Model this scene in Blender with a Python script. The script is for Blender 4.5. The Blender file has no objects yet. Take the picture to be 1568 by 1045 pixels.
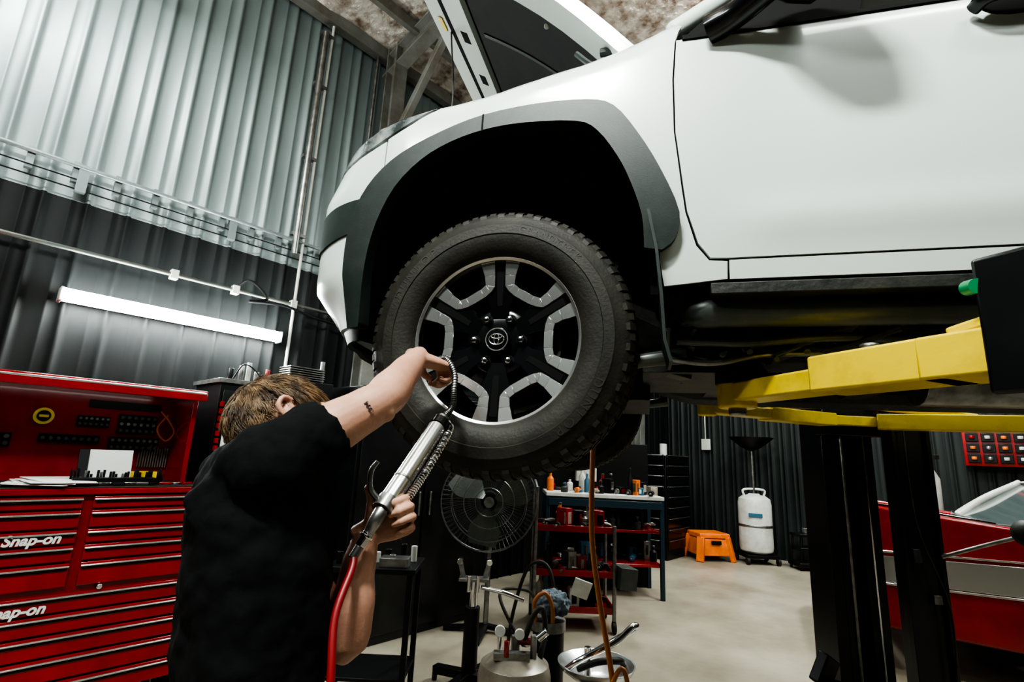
import bpy, bmesh, math, random
from mathutils import Vector as V, Matrix, Euler
random.seed(4)
pi=math.pi
D=bpy.data; SC=bpy.context.scene
def link(o): SC.collection.objects.link(o); return o
# ---------------------------------------------------------------- materials
def mat(name,col,rough=.5,metal=0,col2=None,nscale=6,bump=0,bscale=40,emit=None,estr=0,coat=0,nmin=.35,nmax=.65,trans=0,rvar=0,spec=.5,stretch=None):
    m=D.materials.new(name); m.use_nodes=True; nt=m.node_tree; N=nt.nodes; L=nt.links
    b=N['Principled BSDF']; c=(*col,1)
    b.inputs['Base Color'].default_value=c; b.inputs['Roughness'].default_value=rough; b.inputs['Metallic'].default_value=metal
    b.inputs['Coat Weight'].default_value=coat; b.inputs['Coat Roughness'].default_value=.08
    b.inputs['Transmission Weight'].default_value=trans; b.inputs['Specular IOR Level'].default_value=spec
    if emit: b.inputs['Emission Color'].default_value=(*emit,1); b.inputs['Emission Strength'].default_value=estr
    tc=N.new('ShaderNodeTexCoord'); vec=tc.outputs['Object']
    if stretch:
        mp=N.new('ShaderNodeMapping'); mp.inputs['Scale'].default_value=stretch; L.new(vec,mp.inputs[0]); vec=mp.outputs[0]
    if col2:
        n=N.new('ShaderNodeTexNoise'); n.inputs['Scale'].default_value=nscale; n.inputs['Detail'].default_value=8; n.inputs['Roughness'].default_value=.6
        L.new(vec,n.inputs['Vector'])
        r=N.new('ShaderNodeMapRange'); r.inputs[1].default_value=nmin; r.inputs[2].default_value=nmax; L.new(n.outputs[0],r.inputs[0])
        x=N.new('ShaderNodeMix'); x.data_type='RGBA'; x.inputs[6].default_value=c; x.inputs[7].default_value=(*col2,1)
        L.new(r.outputs[0],x.inputs[0]); L.new(x.outputs[2],b.inputs['Base Color'])
        if rvar:
            q=N.new('ShaderNodeMapRange'); q.inputs[3].default_value=rough-rvar; q.inputs[4].default_value=rough+rvar
            L.new(n.outputs[0],q.inputs[0]); L.new(q.outputs[0],b.inputs['Roughness'])
    if bump:
        n=N.new('ShaderNodeTexNoise'); n.inputs['Scale'].default_value=bscale; n.inputs['Detail'].default_value=6; L.new(vec,n.inputs['Vector'])
        u=N.new('ShaderNodeBump'); u.inputs['Strength'].default_value=bump; u.inputs['Distance'].default_value=.02
        L.new(n.outputs[0],u.inputs['Height']); L.new(u.outputs[0],b.inputs['Normal'])
    return m
white=mat('white_paint',(.62,.68,.64),.27,0,coat=.6)
trimblk=mat('black_plastic',(.012,.019,.017),.5,0,(.020,.028,.025),20,bump=.05,bscale=300,spec=.4)
linerM=mat('liner_black',(.005,.006,.006),.7,0,(.011,.012,.011),8,spec=.3)
dark=mat('dark_gap',(.003,.003,.003),.8,spec=.2)
rubber=mat('tyre_rubber',(.012,.0112,.009),.58,0,(.026,.0235,.017),9,bump=.1,bscale=120,spec=.35)
silver=mat('machined_alloy',(.60,.60,.59),.25,.9)
gloss=mat('gloss_black',(.004,.004,.005),.22,0,coat=.25,spec=.4)
chrome=mat('chrome',(.75,.75,.76),.12,1)
steel=mat('steel',(.34,.34,.33),.35,.9,(.18,.18,.17),15)
under=mat('underbody',(.015,.018,.017),.5,.2,(.050,.050,.044),10,bump=.15,bscale=60,spec=.45)
undergrey=mat('chassis_paint',(.060,.075,.070),.35,.3,(.10,.10,.085),9)
yellow=mat('yellow_paint',(.70,.51,.012),.38,0,(.42,.30,.02),7,nmin=.5,nmax=.8,bump=.06,bscale=30)
postblk=mat('post_black',(.005,.006,.007),.28,.1,(.011,.012,.012),5)
red=mat('red_paint',(.31,.004,.008),.22,0,(.21,.003,.006),4,coat=.4)
galv=mat('galvanised_sheet',(.22,.265,.265),.45,.35,(.135,.165,.165),1.6,stretch=(1,1,.3),rvar=.1,nmin=.3,nmax=.7)
blkwall=mat('black_sheet',(.0038,.0050,.0052),.55,.0,(.008,.010,.010),2,stretch=(1,1,.3),spec=.22)
greywall=mat('back_sheet',(.009,.013,.0125),.5,.0,(.019,.024,.023),2,stretch=(1,1,.3),spec=.35)
conc=mat('concrete',(.36,.325,.26),.36,0,(.20,.172,.125),1.0,bump=.08,bscale=14,nmin=.36,nmax=.68,rvar=.12)
foil=mat('foil_insulation',(.62,.59,.53),.36,.55,(.19,.13,.09),7,bump=1.0,bscale=11,nmin=.42,nmax=.66)
plastw=mat('white_plastic',(.58,.59,.56),.4,0,(.42,.42,.38),6)
paper=mat('paper',(.66,.67,.65),.7)
glass=mat('dark_glass',(.004,.006,.006),.16,0,spec=.3)
lens=mat('headlight_lens',(.05,.06,.06),.06,.2,coat=1,col2=(.42,.45,.45),nscale=14)
orange=mat('orange_plastic',(.72,.16,.015),.45,0,(.5,.11,.015),6)
bluem=mat('blue_paint',(.008,.026,.040),.4)
bluebright=mat('blue_plastic',(.03,.10,.16),.4)
orhose=mat('orange_hose',(.36,.13,.035),.5)
redhose=mat('red_hose',(.24,.016,.018),.4)
skin=mat('skin',(.56,.32,.225),.5,0,(.46,.23,.16),9,bump=.08,bscale=150)
D.materials['skin'].node_tree.nodes['Principled BSDF'].inputs['Subsurface Weight'].default_value=.12
D.materials['skin'].node_tree.nodes['Principled BSDF'].inputs['Subsurface Radius'].default_value=(.012,.005,.003)
shirtM=mat('black_cotton',(.0040,.0045,.005),.9,0,(.008,.0085,.009),5,bump=.15,bscale=25,spec=.15)
hairM=mat('brown_hair',(.070,.040,.020),.45,0,(.26,.165,.085),30,nmin=.42,nmax=.64)
scalpM=mat('hair_roots',(.03,.017,.010),.7)
tubeM=mat('led_tube',(1,1,1),.4,0,emit=(.95,1,.97),estr=130)
tipglow=mat('green_tip_glow',(.01,.20,.07),.3,emit=(.02,.5,.2),estr=.1)  # faint glow put into the pin tip's green, no lamp behind it
blkmetal=mat('black_metal',(.007,.007,.008),.4,.3,spec=.4)
beige=mat('beige_tank',(.40,.37,.31),.35,.3,(.24,.21,.17),7)
ink=mat('ink',(.06,.045,.045),.7)
# ---------------------------------------------------------------- mesh builder
def catmull(P,k=6):
    P=[V(p) for p in P]; 
    if len(P)<3: return P
    Q=[P[0]*2-P[1]]+P+[P[-1]*2-P[-2]]; out=[]
    for i in range(1,len(Q)-2):
        a,b,c,d=Q[i-1],Q[i],Q[i+1],Q[i+2]
        for j in range(k):
            t=j/k; out.append(.5*((2*b)+(c-a)*t+(2*a-5*b+4*c-d)*t*t+(3*b-a-3*c+d)*t**3))
    out.append(P[-1]); return out
class MB:
    def __init__(s): s.v=[];s.f=[];s.m=[];s.mats=[];s.M=Matrix()
    def mi(s,m):
        if m not in s.mats: s.mats.append(m)
        return s.mats.index(m)
    def add(s,vs,fs,m):
        o=len(s.v); s.v+=[s.M@V(v) for v in vs]; k=s.mi(m)
        for f in fs: s.f.append([i+o for i in f]); s.m.append(k)
    def box(s,c,d,m,rot=None):
        c=V(c); x,y,z=[q/2 for q in d]; R=Euler(rot).to_matrix() if rot else Matrix.Identity(3)
        vs=[c+R@V((a*x,b*y,e*z)) for a in(-1,1) for b in(-1,1) for e in(-1,1)]
        s.add(vs,[(0,1,3,2),(4,6,7,5),(0,4,5,1),(2,3,7,6),(0,2,6,4),(1,5,7,3)],m)
    def beam(s,p0,p1,w,h,m,w1=None,h1=None,up=(0,0,1)):
        p0=V(p0);p1=V(p1); w1=w1 or w;h1=h1 or h; d=(p1-p0).normalized(); x=d.cross(V(up)).normalized(); y=x.cross(d)
        vs=[p0+x*a*w/2+y*b*h/2 for a,b in((-1,-1),(1,-1),(1,1),(-1,1))]+[p1+x*a*w1/2+y*b*h1/2 for a,b in((-1,-1),(1,-1),(1,1),(-1,1))]
        s.add(vs,[(3,2,1,0),(4,5,6,7),(0,1,5,4),(1,2,6,5),(2,3,7,6),(3,0,4,7)],m)
    def loft(s,rings,m,cap=True,close=False):
        n=len(rings[0]); vs=[p for r in rings for p in r]; fs=[]
        for i in range(len(rings)-1 if not close else len(rings)):
            i2=(i+1)%len(rings)
            for j in range(n): k=(j+1)%n; fs.append((i*n+j,i*n+k,i2*n+k,i2*n+j))
        if cap and not close: fs.append(tuple(range(n-1,-1,-1))); fs.append(tuple((len(rings)-1)*n+j for j in range(n)))
        s.add(vs,fs,m)
    def tube(s,pts,r,m,n=12,k=6,cap=True,ell=1):
        rr=r if isinstance(r,(list,tuple)) else [r]*len(pts)
        if len(pts)>2 and k>1:
            P4=catmull(pts,k); R=[]
            for i in range(len(pts)-1):
                for j in range(k): t=j/k; t=t*t*(3-2*t); R.append(rr[i]*(1-t)+rr[i+1]*t)
            R.append(rr[-1])
        else: P4=[V(p) for p in pts]; R=rr
        rings=[];x=None
        for i,p in enumerate(P4):
            d=(P4[min(i+1,len(P4)-1)]-P4[max(i-1,0)]).normalized()
            if x is None: x=d.orthogonal().normalized()
            else: x=(x-d*x.dot(d)).normalized()
            y=d.cross(x); rings.append([p+(x*math.cos(2*pi*j/n)+y*math.sin(2*pi*j/n)*ell)*R[i] for j in range(n)])
        s.loft(rings,m,cap)
    def cyl(s,p0,p1,r,m,r1=None,n=24): s.tube([p0,p1],[r,r if r1 is None else r1],m,n=n)
    def lathe(s,prof,m,c=(0,0,0),n=48,R=None,close=False,cap=True):
        c=V(c);R=R or Matrix.Identity(3)
        rings=[[c+R@V((r*math.cos(2*pi*j/n),r*math.sin(2*pi*j/n),z)) for j in range(n)] for r,z in prof]
        s.loft(rings,m,cap=cap,close=close)
    def sph(s,c,r,m,n=20,R=None):
        if not isinstance(r,(tuple,list)): r=(r,r,r)
        c=V(c);R=R or Matrix.Identity(3);h=n//2; rings=[]
        for i in range(1,h):
            t=pi*i/h; rings.append([c+R@V((r[0]*math.sin(t)*math.cos(2*pi*j/n),r[1]*math.sin(t)*math.sin(2*pi*j/n),-r[2]*math.cos(t))) for j in range(n)])
        s.loft(rings,m)
    def poly(s,pts,z0,z1,m,fn=None):
        fn=fn or (lambda x,y:0); n=len(pts)
        vs=[(x,y,z0+fn(x,y)) for x,y in pts]+[(x,y,z1+fn(x,y)) for x,y in pts]
        s.add(vs,[tuple(range(n-1,-1,-1)),tuple(range(n,2*n))]+[(i,(i+1)%n,n+(i+1)%n,n+i) for i in range(n)],m)
    def obj(s,name,parent=None,bevel=0,seg=2,ang=38,M=None,fix=True):
        me=D.meshes.new(name); bm=bmesh.new()
        vs=[bm.verts.new(v) for v in s.v]; bm.verts.ensure_lookup_table()
        for f,k in zip(s.f,s.m):
            try: q=bm.faces.new([vs[i] for i in f]); q.material_index=k; q.smooth=True
            except Exception: pass
        if fix: bmesh.ops.recalc_face_normals(bm,faces=bm.faces)
        a=math.radians(ang)
        for e in bm.edges:
            if len(e.link_faces)==2 and e.calc_face_angle(0)>a: e.smooth=False
        bm.to_mesh(me); bm.free()
        for m in s.mats: me.materials.append(m)
        o=link(D.objects.new(name,me))
        if parent: o.parent=parent
        if M is not None: o.matrix_local=M
        if bevel:
            b=o.modifiers.new('bevel','BEVEL'); b.width=bevel; b.segments=seg; b.limit_method='ANGLE'; b.angle_limit=math.radians(35); b.harden_normals=False
        return o
def empty(name,M=None):
    e=link(D.objects.new(name,None)); e.empty_display_size=.2
    if M is not None: e.matrix_world=M
    return e
def text(name,body,size,M,m,parent=None,ext=.001,align='CENTER'):
    c=D.curves.new(name,'FONT'); c.body=body; c.size=size; c.extrude=ext; c.align_x=align; c.align_y='CENTER'; c.materials.append(m)
    o=link(D.objects.new(name,c)); 
    if parent: o.parent=parent
    o.matrix_local=M; return o
def frame(o,x,y,z):
    M=Matrix((x,y,z)).transposed().to_4x4(); M.translation=V(o); return M
# ---------------------------------------------------------------- camera
p=math.radians(12.5); r=math.radians(2.7)
F=V((0,math.cos(p),math.sin(p)));U=V((0,-math.sin(p),math.cos(p)));R=V((1,0,0))
R2=R*math.cos(r)+U*math.sin(r);U2=-R*math.sin(r)+U*math.cos(r)
cam=link(D.objects.new('camera',D.cameras.new('camera'))); cam.data.lens=18; cam.data.clip_start=.02
cam.matrix_world=frame((0,0,1.5),R2,U2,-F); SC.camera=cam
# ---------------------------------------------------------------- room (local x along left wall, y out)
RM=Matrix.Rotation(math.radians(48),4,'Z')
def rw(t,n,z=0): return RM@V((t,n,z))
T0,T1,N0,N1=-5,9.8,-6.5,4.6
def corr(mb,x0,x1,z0,z1,m,pitch=.24,h=.022,ztop=None):
    x=x0; pr=[]
    while x<x1:
        for dx,dy in((0,0),(.092,0),(.098,-.005),(.104,0),(.170,0),(.179,-h),(.201,-h),(.210,0)): 
            if x+dx*pitch/.24<=x1: pr.append((x+dx*pitch/.24,dy))
        x+=pitch
    pr.append((x1,0)); vs=[];fs=[]
    for a,b in pr:
        zt=z1 if not ztop else ztop(a); vs+=[(a,b,z0),(a,b,zt)]
    for i in range(len(pr)-1): fs.append((2*i,2*i+2,2*i+3,2*i+1))
    mb.add(vs,fs,m)
def wall(name,secs,M):
    mb=MB(); 
    for s in secs: corr(mb,*s[:5],**(s[5] if len(s)>5 else {}))
    return mb.obj(name,M=M,ang=4,fix=False)
wall('wall_left',[(T0,T1,0,3.12,blkwall),(T0,T1,3.12,5.9,galv)],RM@Matrix.Translation((0,N1,0)))
gz=lambda y:7.2-abs(y+1)*(1.3/5.6)
Mb=RM@Matrix.Translation((T1,0,0))@Matrix.Rotation(-pi/2,4,'Z')   # local x -> -y
wall('wall_back',[(-N1,-N0,0,3.12,greywall,dict(pitch=.2)),(-N1,-N0,3.12,0,galv,dict(ztop=lambda x:gz(-x)))],Mb)
wall('wall_right',[(-T1,-T0,0,3.12,blkwall),(-T1,-T0,3.12,5.95,galv)],RM@Matrix.Translation((0,N0,0))@Matrix.Rotation(pi,4,'Z'))
wall('wall_front',[(N0,N1,0,3.12,blkwall),(N0,N1,3.12,0,galv,dict(ztop=lambda x:gz(x)))],RM@Matrix.Translation((T0,0,0))@Matrix.Rotation(pi/2,4,'Z'))
mb=MB(); mb.box(((T0+T1)/2,(N0+N1)/2,-.1),(T1-T0+.2,N1-N0+.2,.2),conc); mb.obj('floor',M=RM)
mb=MB()
nx=60
for (ya,yb) in ((N1+.05,-1),(-1,N0-.05)):
    vs=[];fs=[]; ny=24
    for i in range(nx+1):
        for j in range(ny+1):
            y=ya+(yb-ya)*j/ny; vs.append((T0+(T1-T0)*i/nx,y,gz(y)-.02-.05*abs(math.sin(i*pi/5))+random.uniform(-.018,.018)))
    for i in range(nx):
        for j in range(ny): q=i*(ny+1)+j; fs.append((q,q+1,q+ny+2,q+ny+1))
    mb.add(vs,fs,foil)
mb.obj('ceiling',M=RM,fix=False,ang=6)
# steel frame
mb=MB()
purl=mat('purlin_steel',(.20,.21,.195),.5,.4,(.13,.12,.10),5); oxide=mat('red_oxide',(.22,.05,.03),.6)
for t in (2.7,8.2,-2.5):
    mb.box((t,4.42,2.95),(.16,.02,5.85),purl);mb.box((t,4.26,2.95),(.16,.02,5.85),purl);mb.box((t,4.34,2.95),(.01,.14,5.85),purl)
    for dz in(0,-.22): mb.beam((t,4.5,5.78+dz),(t,-1,7.08+dz),.15,.02,purl)
    mb.beam((t,4.5,5.67),(t,-1,6.97),.012,.2,purl)
    mb.beam((t,4.3,4.6),(t,3.3,5.85),.07,.07,purl)
    mb.beam((t+.1,4.4,5.1),(t+1.3,4.4,5.85),.05,.05,purl)
for n in (4.0,2.7,1.4,.1): mb.beam((T0,n,gz(n)-.12),(T1,n,gz(n)-.12),.06,.12,purl if n!=2.7 else oxide)
mb.beam((T0,4.5,5.82),(T1,4.5,5.82),.1,.14,purl)
mb.obj('trim_steel_frame',M=RM,bevel=.003)
# conduits and services on the left wall
mb=MB()
mb.cyl((T0,4.50,3.34),(6,4.50,3.34),.016,galv,n=10); mb.cyl((T0,4.5,3.24),(6,4.5,3.24),.005,blkmetal,n=6); mb.cyl((T0,4.5,3.17),(6,4.5,3.17),.005,blkmetal,n=6)
x=-3
while x<6:
    mb.box((x,4.54,3.30),(.04,.05,.15),galv); x+=.24
x=-2.6
while x<6: mb.box((x,4.52,3.26),(.06,.05,.20),galv); x+=1.0
mb.cyl((T0,4.5,2.74),(2.4,4.5,2.74),.016,undergrey,n=10)
for x in(-1.5,-.2,1.05,1.5,2.0): mb.box((x,4.5,2.74),(.05,.06,.07),plastw)
mb.tube([(1.5,4.5,2.76),(1.6,4.46,2.84),(1.75,4.45,2.72),(1.6,4.44,2.66),(1.9,4.46,2.7),(2.2,4.48,2.66),(2.5,4.48,2.64)],.012,blkmetal,n=8)
mb.cyl((1.93,4.47,3.2),(1.93,4.47,5.6),.03,steel,n=12); mb.cyl((2.01,4.5,2.0),(2.01,4.5,5.85),.014,plastw,n=10)
for z in(3.4,4.2,5.0,5.6): mb.box((1.95,4.5,z),(.13,.05,.03),steel)
mb.cyl((2.55,4.5,3.2),(2.55,4.5,5.9),.018,steel,n=10)
mb.obj('wall_conduit',M=RM)
# LED batten on the wall
e=empty('wall_led_batten_light',RM@Matrix.Translation((1.17,4.48,2.41)))
mb=MB(); mb.box((0,.04,0),(1.46,.04,.07),plastw); mb.box((-.74,0,0),(.02,.10,.1),plastw); mb.box((.74,0,0),(.02,.10,.1),plastw); mb.obj('housing',e,bevel=.006)
mb=MB(); mb.cyl((-.725,-.02,0),(.725,-.02,0),.046,tubeM,n=20); mb.obj('diffuser',e)
def batten(loc,ang,pw,tgt=None,L=1.5,w=.25,drop=1.5,upf=.3):
    mb=MB(); mb.box((0,0,.05),(L,w,.06),plastw); mb.box((0,0,.012),(L-.04,w-.04,.02),diffM)
    for x in(-L*.4,L*.4): mb.cyl((x,0,.07),(x,0,.07+drop),.006,steel,n=6)
    M=Matrix.Translation(loc)@Matrix.Rotation(ang,4,'Z'); mb.obj('ceiling_led_light',M=M,bevel=.004)
    l=D.lights.new('ceiling_lamp','AREA'); l.shape='RECTANGLE'; l.size=L; l.size_y=w; l.energy=pw; l.color=(.95,1,.95)
    o=link(D.objects.new('ceiling_lamp',l)); o.location=V(loc)-V((0,0,.02))
    if tgt is not None: o.rotation_euler=(V(tgt)-V(loc)).to_track_quat('-Z','Y').to_euler()
    else: o.rotation_euler=(0,0,ang)
    l=D.lights.new('added_ceiling_fill','AREA'); l.shape='RECTANGLE'; l.size=L; l.size_y=w; l.energy=pw*upf; l.color=(1,.97,.9)  # upward lamp added on each batten to brighten the foil ceiling
    o=link(D.objects.new('added_ceiling_fill',l)); o.location=V(loc)+V((0,0,.1)); o.rotation_euler=(pi,0,ang)
diffM=mat('light_diffuser',(1,1,1),.4,0,emit=(.95,1,.97),estr=18)
batten((-.60,-.35,4.7),math.radians(-60),185,tgt=(.1,1.4,2.0),w=.22,L=.55,upf=.2)
batten((1.5,-.4,4.8),math.radians(-15),12,tgt=(1.2,1.6,1.6),upf=1)
batten((-2.2,-1.2,4.6),math.radians(40),55,tgt=(-1.0,2,1.0))
batten((2.9,4.6,4.7),math.radians(48),125)
batten((5.4,6.2,4.8),math.radians(48),140)
batten((4.6,1.6,4.6),math.radians(-15),70)
batten((-2.9,2.2,4.9),math.radians(48),60,tgt=(-3.2,4.0,3.8))
batten((1.3,7.3,4.9),math.radians(48),75)
w=D.worlds.new('world'); SC.world=w; w.use_nodes=True; w.node_tree.nodes['Background'].inputs[0].default_value=(.5,.6,.58,1); w.node_tree.nodes['Background'].inputs[1].default_value=.03
# ================================================================= CAR
W0=V((-.05,1.5,1.815)); CM=Matrix.Translation(W0)@Matrix.Rotation(math.radians(-15),4,'Z')
car=empty('car',CM)
def interp(T,x):
    if x<=T[0][0]: return T[0][1]
    for (a,b),(c,d) in zip(T,T[1:]):
        if x<=c: t=(x-a)/(c-a); return b+(d-b)*t
    return T[-1][1]
sm=lambda x:max(0,min(1,x))**2*(3-2*max(0,min(1,x)))
pl=[V((.0,-.13,0)),V((-.15,-.13,0)),V((-.30,-.130,0)),V((-.45,-.115,0)),V((-.55,-.078,0)),V((-.625,-.022,0)),V((-.685,.065,0)),V((-.735,.21,0)),V((-.78,.47,0)),V((-.80,.79,0))]
pc=catmull(pl,12); PS=[0]
for i in range(1,len(pc)): PS.append(PS[-1]-(pc[i]-pc[i-1]).length)
def plan(s):
    if s>=0: return V((s,-.13,0)),V((0,-1,0))
    for i in range(1,len(pc)):
        if s>=PS[i] or i==len(pc)-1:
            t=(PS[i-1]-s)/(PS[i-1]-PS[i]); q=pc[i-1].lerp(pc[i],t)
            def tg(j):
                d=(pc[min(j+1,len(pc)-1)]-pc[max(j-1,0)]).normalized(); return V((d.y,-d.x,0))*1
            n=tg(i-1).lerp(tg(i),t).normalized()
            if n.y>0 and s>-.4: n=-n
            if n.dot(V((-1,-1,0)))<0: n=-n
            return q,n
ZT=[(-1.7,.64),(-.85,.655),(-.6,.675),(-.5,.69),(-.37,.73),(-.3,.755),(-.2,.792),(-.12,.818),(-.02,.850),(.13,.888),(.27,.918),(.37,.948),(.47,.985),(.54,1.02),(.61,1.07),(.7,1.15)]
HH=[(-.38,.03),(-.05,.12)]
def PP(s,u,off=0):
    q,n=plan(s); z=u; inn=0
    if s<.6:
        h=interp(HH,s); z0=interp(ZT,s)-h
        if u>z0:
            ph=(u-z0)/h
            if ph<pi/2: z=z0+h*math.sin(ph); inn=h*1.35*(1-math.cos(ph)); 
            else: z=z0+h+(ph-pi/2)*h*.1; inn=h*1.35+(u-z0-h*pi/2)
    k=sm((s+.45)/.5)
    inn+=k*(.035*((u-.5)/.4)**2 if u<.5 else .02*((min(u,.9)-.5)/.4)**2)
    inn-=k*.010*math.exp(-((z-.30)/.05)**2)*sm((s-.6)/.2)
    if z>.87 and s>=.5: inn+=(z-.87)*.45*sm((s-.5)/.1)
    wf=sm((-.33-s)/.4); inn+=wf*(max(0,z-.50)*.38+max(0,.2-z)*.75)
    g=q-n*inn
    g=V((g.x,g.y,z))
    return g+n*off
def panel(name,outline,m,off=0,th=.014,step=.03,mirror=True,par=None):
    for mir in ((0,1) if mirror else (0,)):
        bm=bmesh.new(); vs=[bm.verts.new((x,y,0)) for x,y in outline]; bm.faces.new(vs)
        xs=[x for x,_ in outline]; ys=[y for _,y in outline]
        x=math.floor(min(xs)/step)*step+step*.5
        while x<max(xs):
            bmesh.ops.bisect_plane(bm,geom=bm.verts[:]+bm.edges[:]+bm.faces[:],plane_co=(x,0,0),plane_no=(1,0,0),dist=1e-5); x+=step
        y=math.floor(min(ys)/step)*step+step*.5
        while y<max(ys):
            bmesh.ops.bisect_plane(bm,geom=bm.verts[:]+bm.edges[:]+bm.faces[:],plane_co=(0,y,0),plane_no=(0,1,0),dist=1e-5); y+=step
        nrm={}
        for v in bm.verts:
            s,u=v.co.x,v.co.y; P0=PP(s,u,off); a=PP(s+.004,u,off)-PP(s-.004,u,off); b=PP(s,u+.004,off)-PP(s,u-.004,off)
            nn=a.cross(b).normalized(); nrm[v]=nn
            v.co=P0
        inner={v:v.co-nrm[v]*th for v in bm.verts}
        be=[e for e in bm.edges if len(e.link_faces)==1]
        ret=bmesh.ops.extrude_edge_only(bm,edges=be)
        nv=[g for g in ret['geom'] if isinstance(g,bmesh.types.BMVert)]
        for v in nv:
            best=min((o for o in (e.other_vert(v) for e in v.link_edges) if o in inner),key=lambda o:(o.co-v.co).length,default=None)
            if best: v.co=inner[best]
        for v in bm.verts:
            if mir: v.co.y=1.58-v.co.y
        if mir: bmesh.ops.reverse_faces(bm,faces=bm.faces)
        for f in bm.faces: f.smooth=True
        for e in bm.edges:
            if len(e.link_faces)==2 and e.calc_face_angle(0)>.6: e.smooth=False
        me=D.meshes.new(name); bm.to_mesh(me); bm.free(); me.materials.append(m)
        o=link(D.objects.new(name+('_far' if mir else ''),me)); o.parent=par or car
def zt(s): return interp(ZT,s)
def utop(s): h=interp(HH,s); return zt(s)-h+h*pi/2+.03
arch=[(.475,.20),(.475,.30),(.44,.42),(.39,.53),(.32,.62),(.24,.65),(.12,.655),(-.02,.645),(-.15,.612),(-.25,.56),(-.355,.50)]
fender=[(.485,.135),(.640,.148),(.641,.193),(.597,.1975),(.566,.238),(.541,.33),(.532,.41),(.517,.57),(.517,.74),(.527,.875),(.548,.95)]+[(s,utop(s)) for s in (.56,.47,.37,.27,.13,-.02,-.12,-.185)]+[(-.20,.745),(-.27,.700),(-.357,.655),(-.359,.50)]+arch[::-1][1:]
panel('front_fender',fender,white)
bumper=[(-.362,.648),(-.42,.628),(-.5,.610),(-.6,.602),(-.85,.595),(-1.2,.595),(-1.60,.595),(-1.60,.07),(-1.2,.07),(-.8,.06),(-.58,.05),(-.42,.04),(-.415,.2),(-.41,.32),(-.40,.42),(-.362,.49)]
panel('front_bumper',bumper[::-1],white)
panel('front_valance',[(-.40,.035),(-.40,.0),(-1.6,.0),(-1.6,.068),(-1.2,.068),(-.8,.055),(-.58,.045)][::-1],trimblk,off=-.01)
head=[(-.20,.755),(-.30,.722),(-.37,.698),(-.48,.668),(-.6,.650),(-.9,.645),(-.9,.605),(-.6,.610),(-.5,.618),(-.42,.636),(-.355,.662),(-.27,.707)]
panel('headlight',head,lens,off=.004)
panel('headlight_surround',[(-.165,.815),(-.3,.772),(-.37,.748),(-.5,.712),(-.66,.69),(-1.6,.67),(-1.6,.645),(-.9,.646),(-.6,.651),(-.48,.669),(-.37,.699),(-.30,.723),(-.20,.756)],gloss,off=.002)
panel('grille',[(-.9,.64),(-1.6,.64),(-1.6,.46),(-1.0,.46)],gloss,off=.006)
panel('bumper_corner_trim',[(-.43,.455),(-.55,.45),(-.75,.43),(-1.1,.45),(-1.1,.31),(-.8,.33),(-.62,.32),(-.44,.345)],trimblk,off=.006)
flo=[(-.425,.03),(-.45,.18),(-.452,.32),(-.43,.42),(-.375,.51),(-.29,.58),(-.16,.642),(-.03,.682),(.13,.698),(.28,.69),(.355,.66),(.42,.565),(.48,.445),(.525,.32),(.512,.25),(.48,.222)]
fli=[(.435,.23),(.43,.32),(.40,.42),(.365,.50),(.31,.585),(.25,.622),(.1,.637),(-.02,.630),(-.13,.600),(-.22,.55),(-.30,.465),(-.352,.35),(-.375,.22),(-.378,.03)]
panel('fender_flare',[tuple(q[:2]) for q in catmull([(*q,0) for q in flo],3)]+[tuple(q[:2]) for q in catmull([(*q,0) for q in fli],3)],trimblk,off=.026,th=.045)
panel('flare_seam',[(-.033,.625),(-.028,.625),(-.028,.684),(-.033,.682)],dark,off=.0275,th=.001,mirror=False)
door=[(.648,.202),(.6005,.2045),(.5715,.244),(.546,.333),(.537,.413),(.5215,.57),(.5215,.74),(.5315,.878),(1.62,.884),(1.62,.202)]
panel('front_door',door[::-1],white)
panel('rear_door',[(1.628,.204),(1.628,.884),(2.5,.884),(2.5,.55),(2.35,.2)][::-1],white)
panel('rear_quarter',[(2.358,.2),(2.508,.55),(2.508,.95),(4.1,.95),(4.15,.3),(3.62,.3),(3.58,.5),(3.4,.66),(3.05,.66),(2.85,.5),(2.78,.2)],white)
panel('sill',[(.646,.148),(2.75,.148),(2.75,.197),(.646,.197)],white,off=-.002)
panel('inner_body',[(.45,.12),(2.75,.12),(2.75,.9),(.45,.9)],dark,off=-.022,th=.005,step=.1)
panel('window_glass',[(.80,.89),(2.55,.89),(2.4,1.33),(1.32,1.33)],glass,off=-.012)
panel('mirror_sail',[(.553,.884),(1.0,.886),(1.1,1.2),(.80,1.14),(.70,1.06),(.60,.96)],dark,off=.002,mirror=True)
panel('window_trim',[(.548,.874),(2.6,.880),(2.6,.905),(.548,.895)],dark,off=.005)
mb=MB()
la=[(.47,.12),(.46,.32),(.42,.46),(.35,.57),(.25,.64),(.1,.66),(-.05,.65),(-.2,.60),(-.32,.50),(-.38,.36),(-.40,.2),(-.40,.0)]
for y0,y1 in((-.10,.52),(1.06,1.68)):
    vs=[];fs=[]
    for i,(a_,z_) in enumerate(la):
        vs+=[(a_,y0,z_),(a_*1.0,(y0*.5+y1*.5),z_+ .02),(a_,y1,z_)]
    for i in range(len(la)-1):
        for j in range(2): q=i*3+j; fs.append((q,q+1,q+4,q+3))
    mb.add(vs,fs,linerM)
for y in(.52,1.06): mb.add([(a_,y,z_) for a_,z_ in la],[tuple(range(len(la)))],linerM)
for a_,z_ in((.2,.58),(.05,.60),(-.1,.58),(.33,.45),(-.22,.5)): mb.cyl((a_,.48,z_-.02),(a_,.51,z_-.02),.008,plastw,n=10)
mb.tube([(-.3,.45,.1),(-.2,.4,.4),(0,.42,.52),(.2,.42,.45)],.02,linerM)
o=mb.obj('wheel_arch_liner',car,ang=60)
mb=MB()
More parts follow.
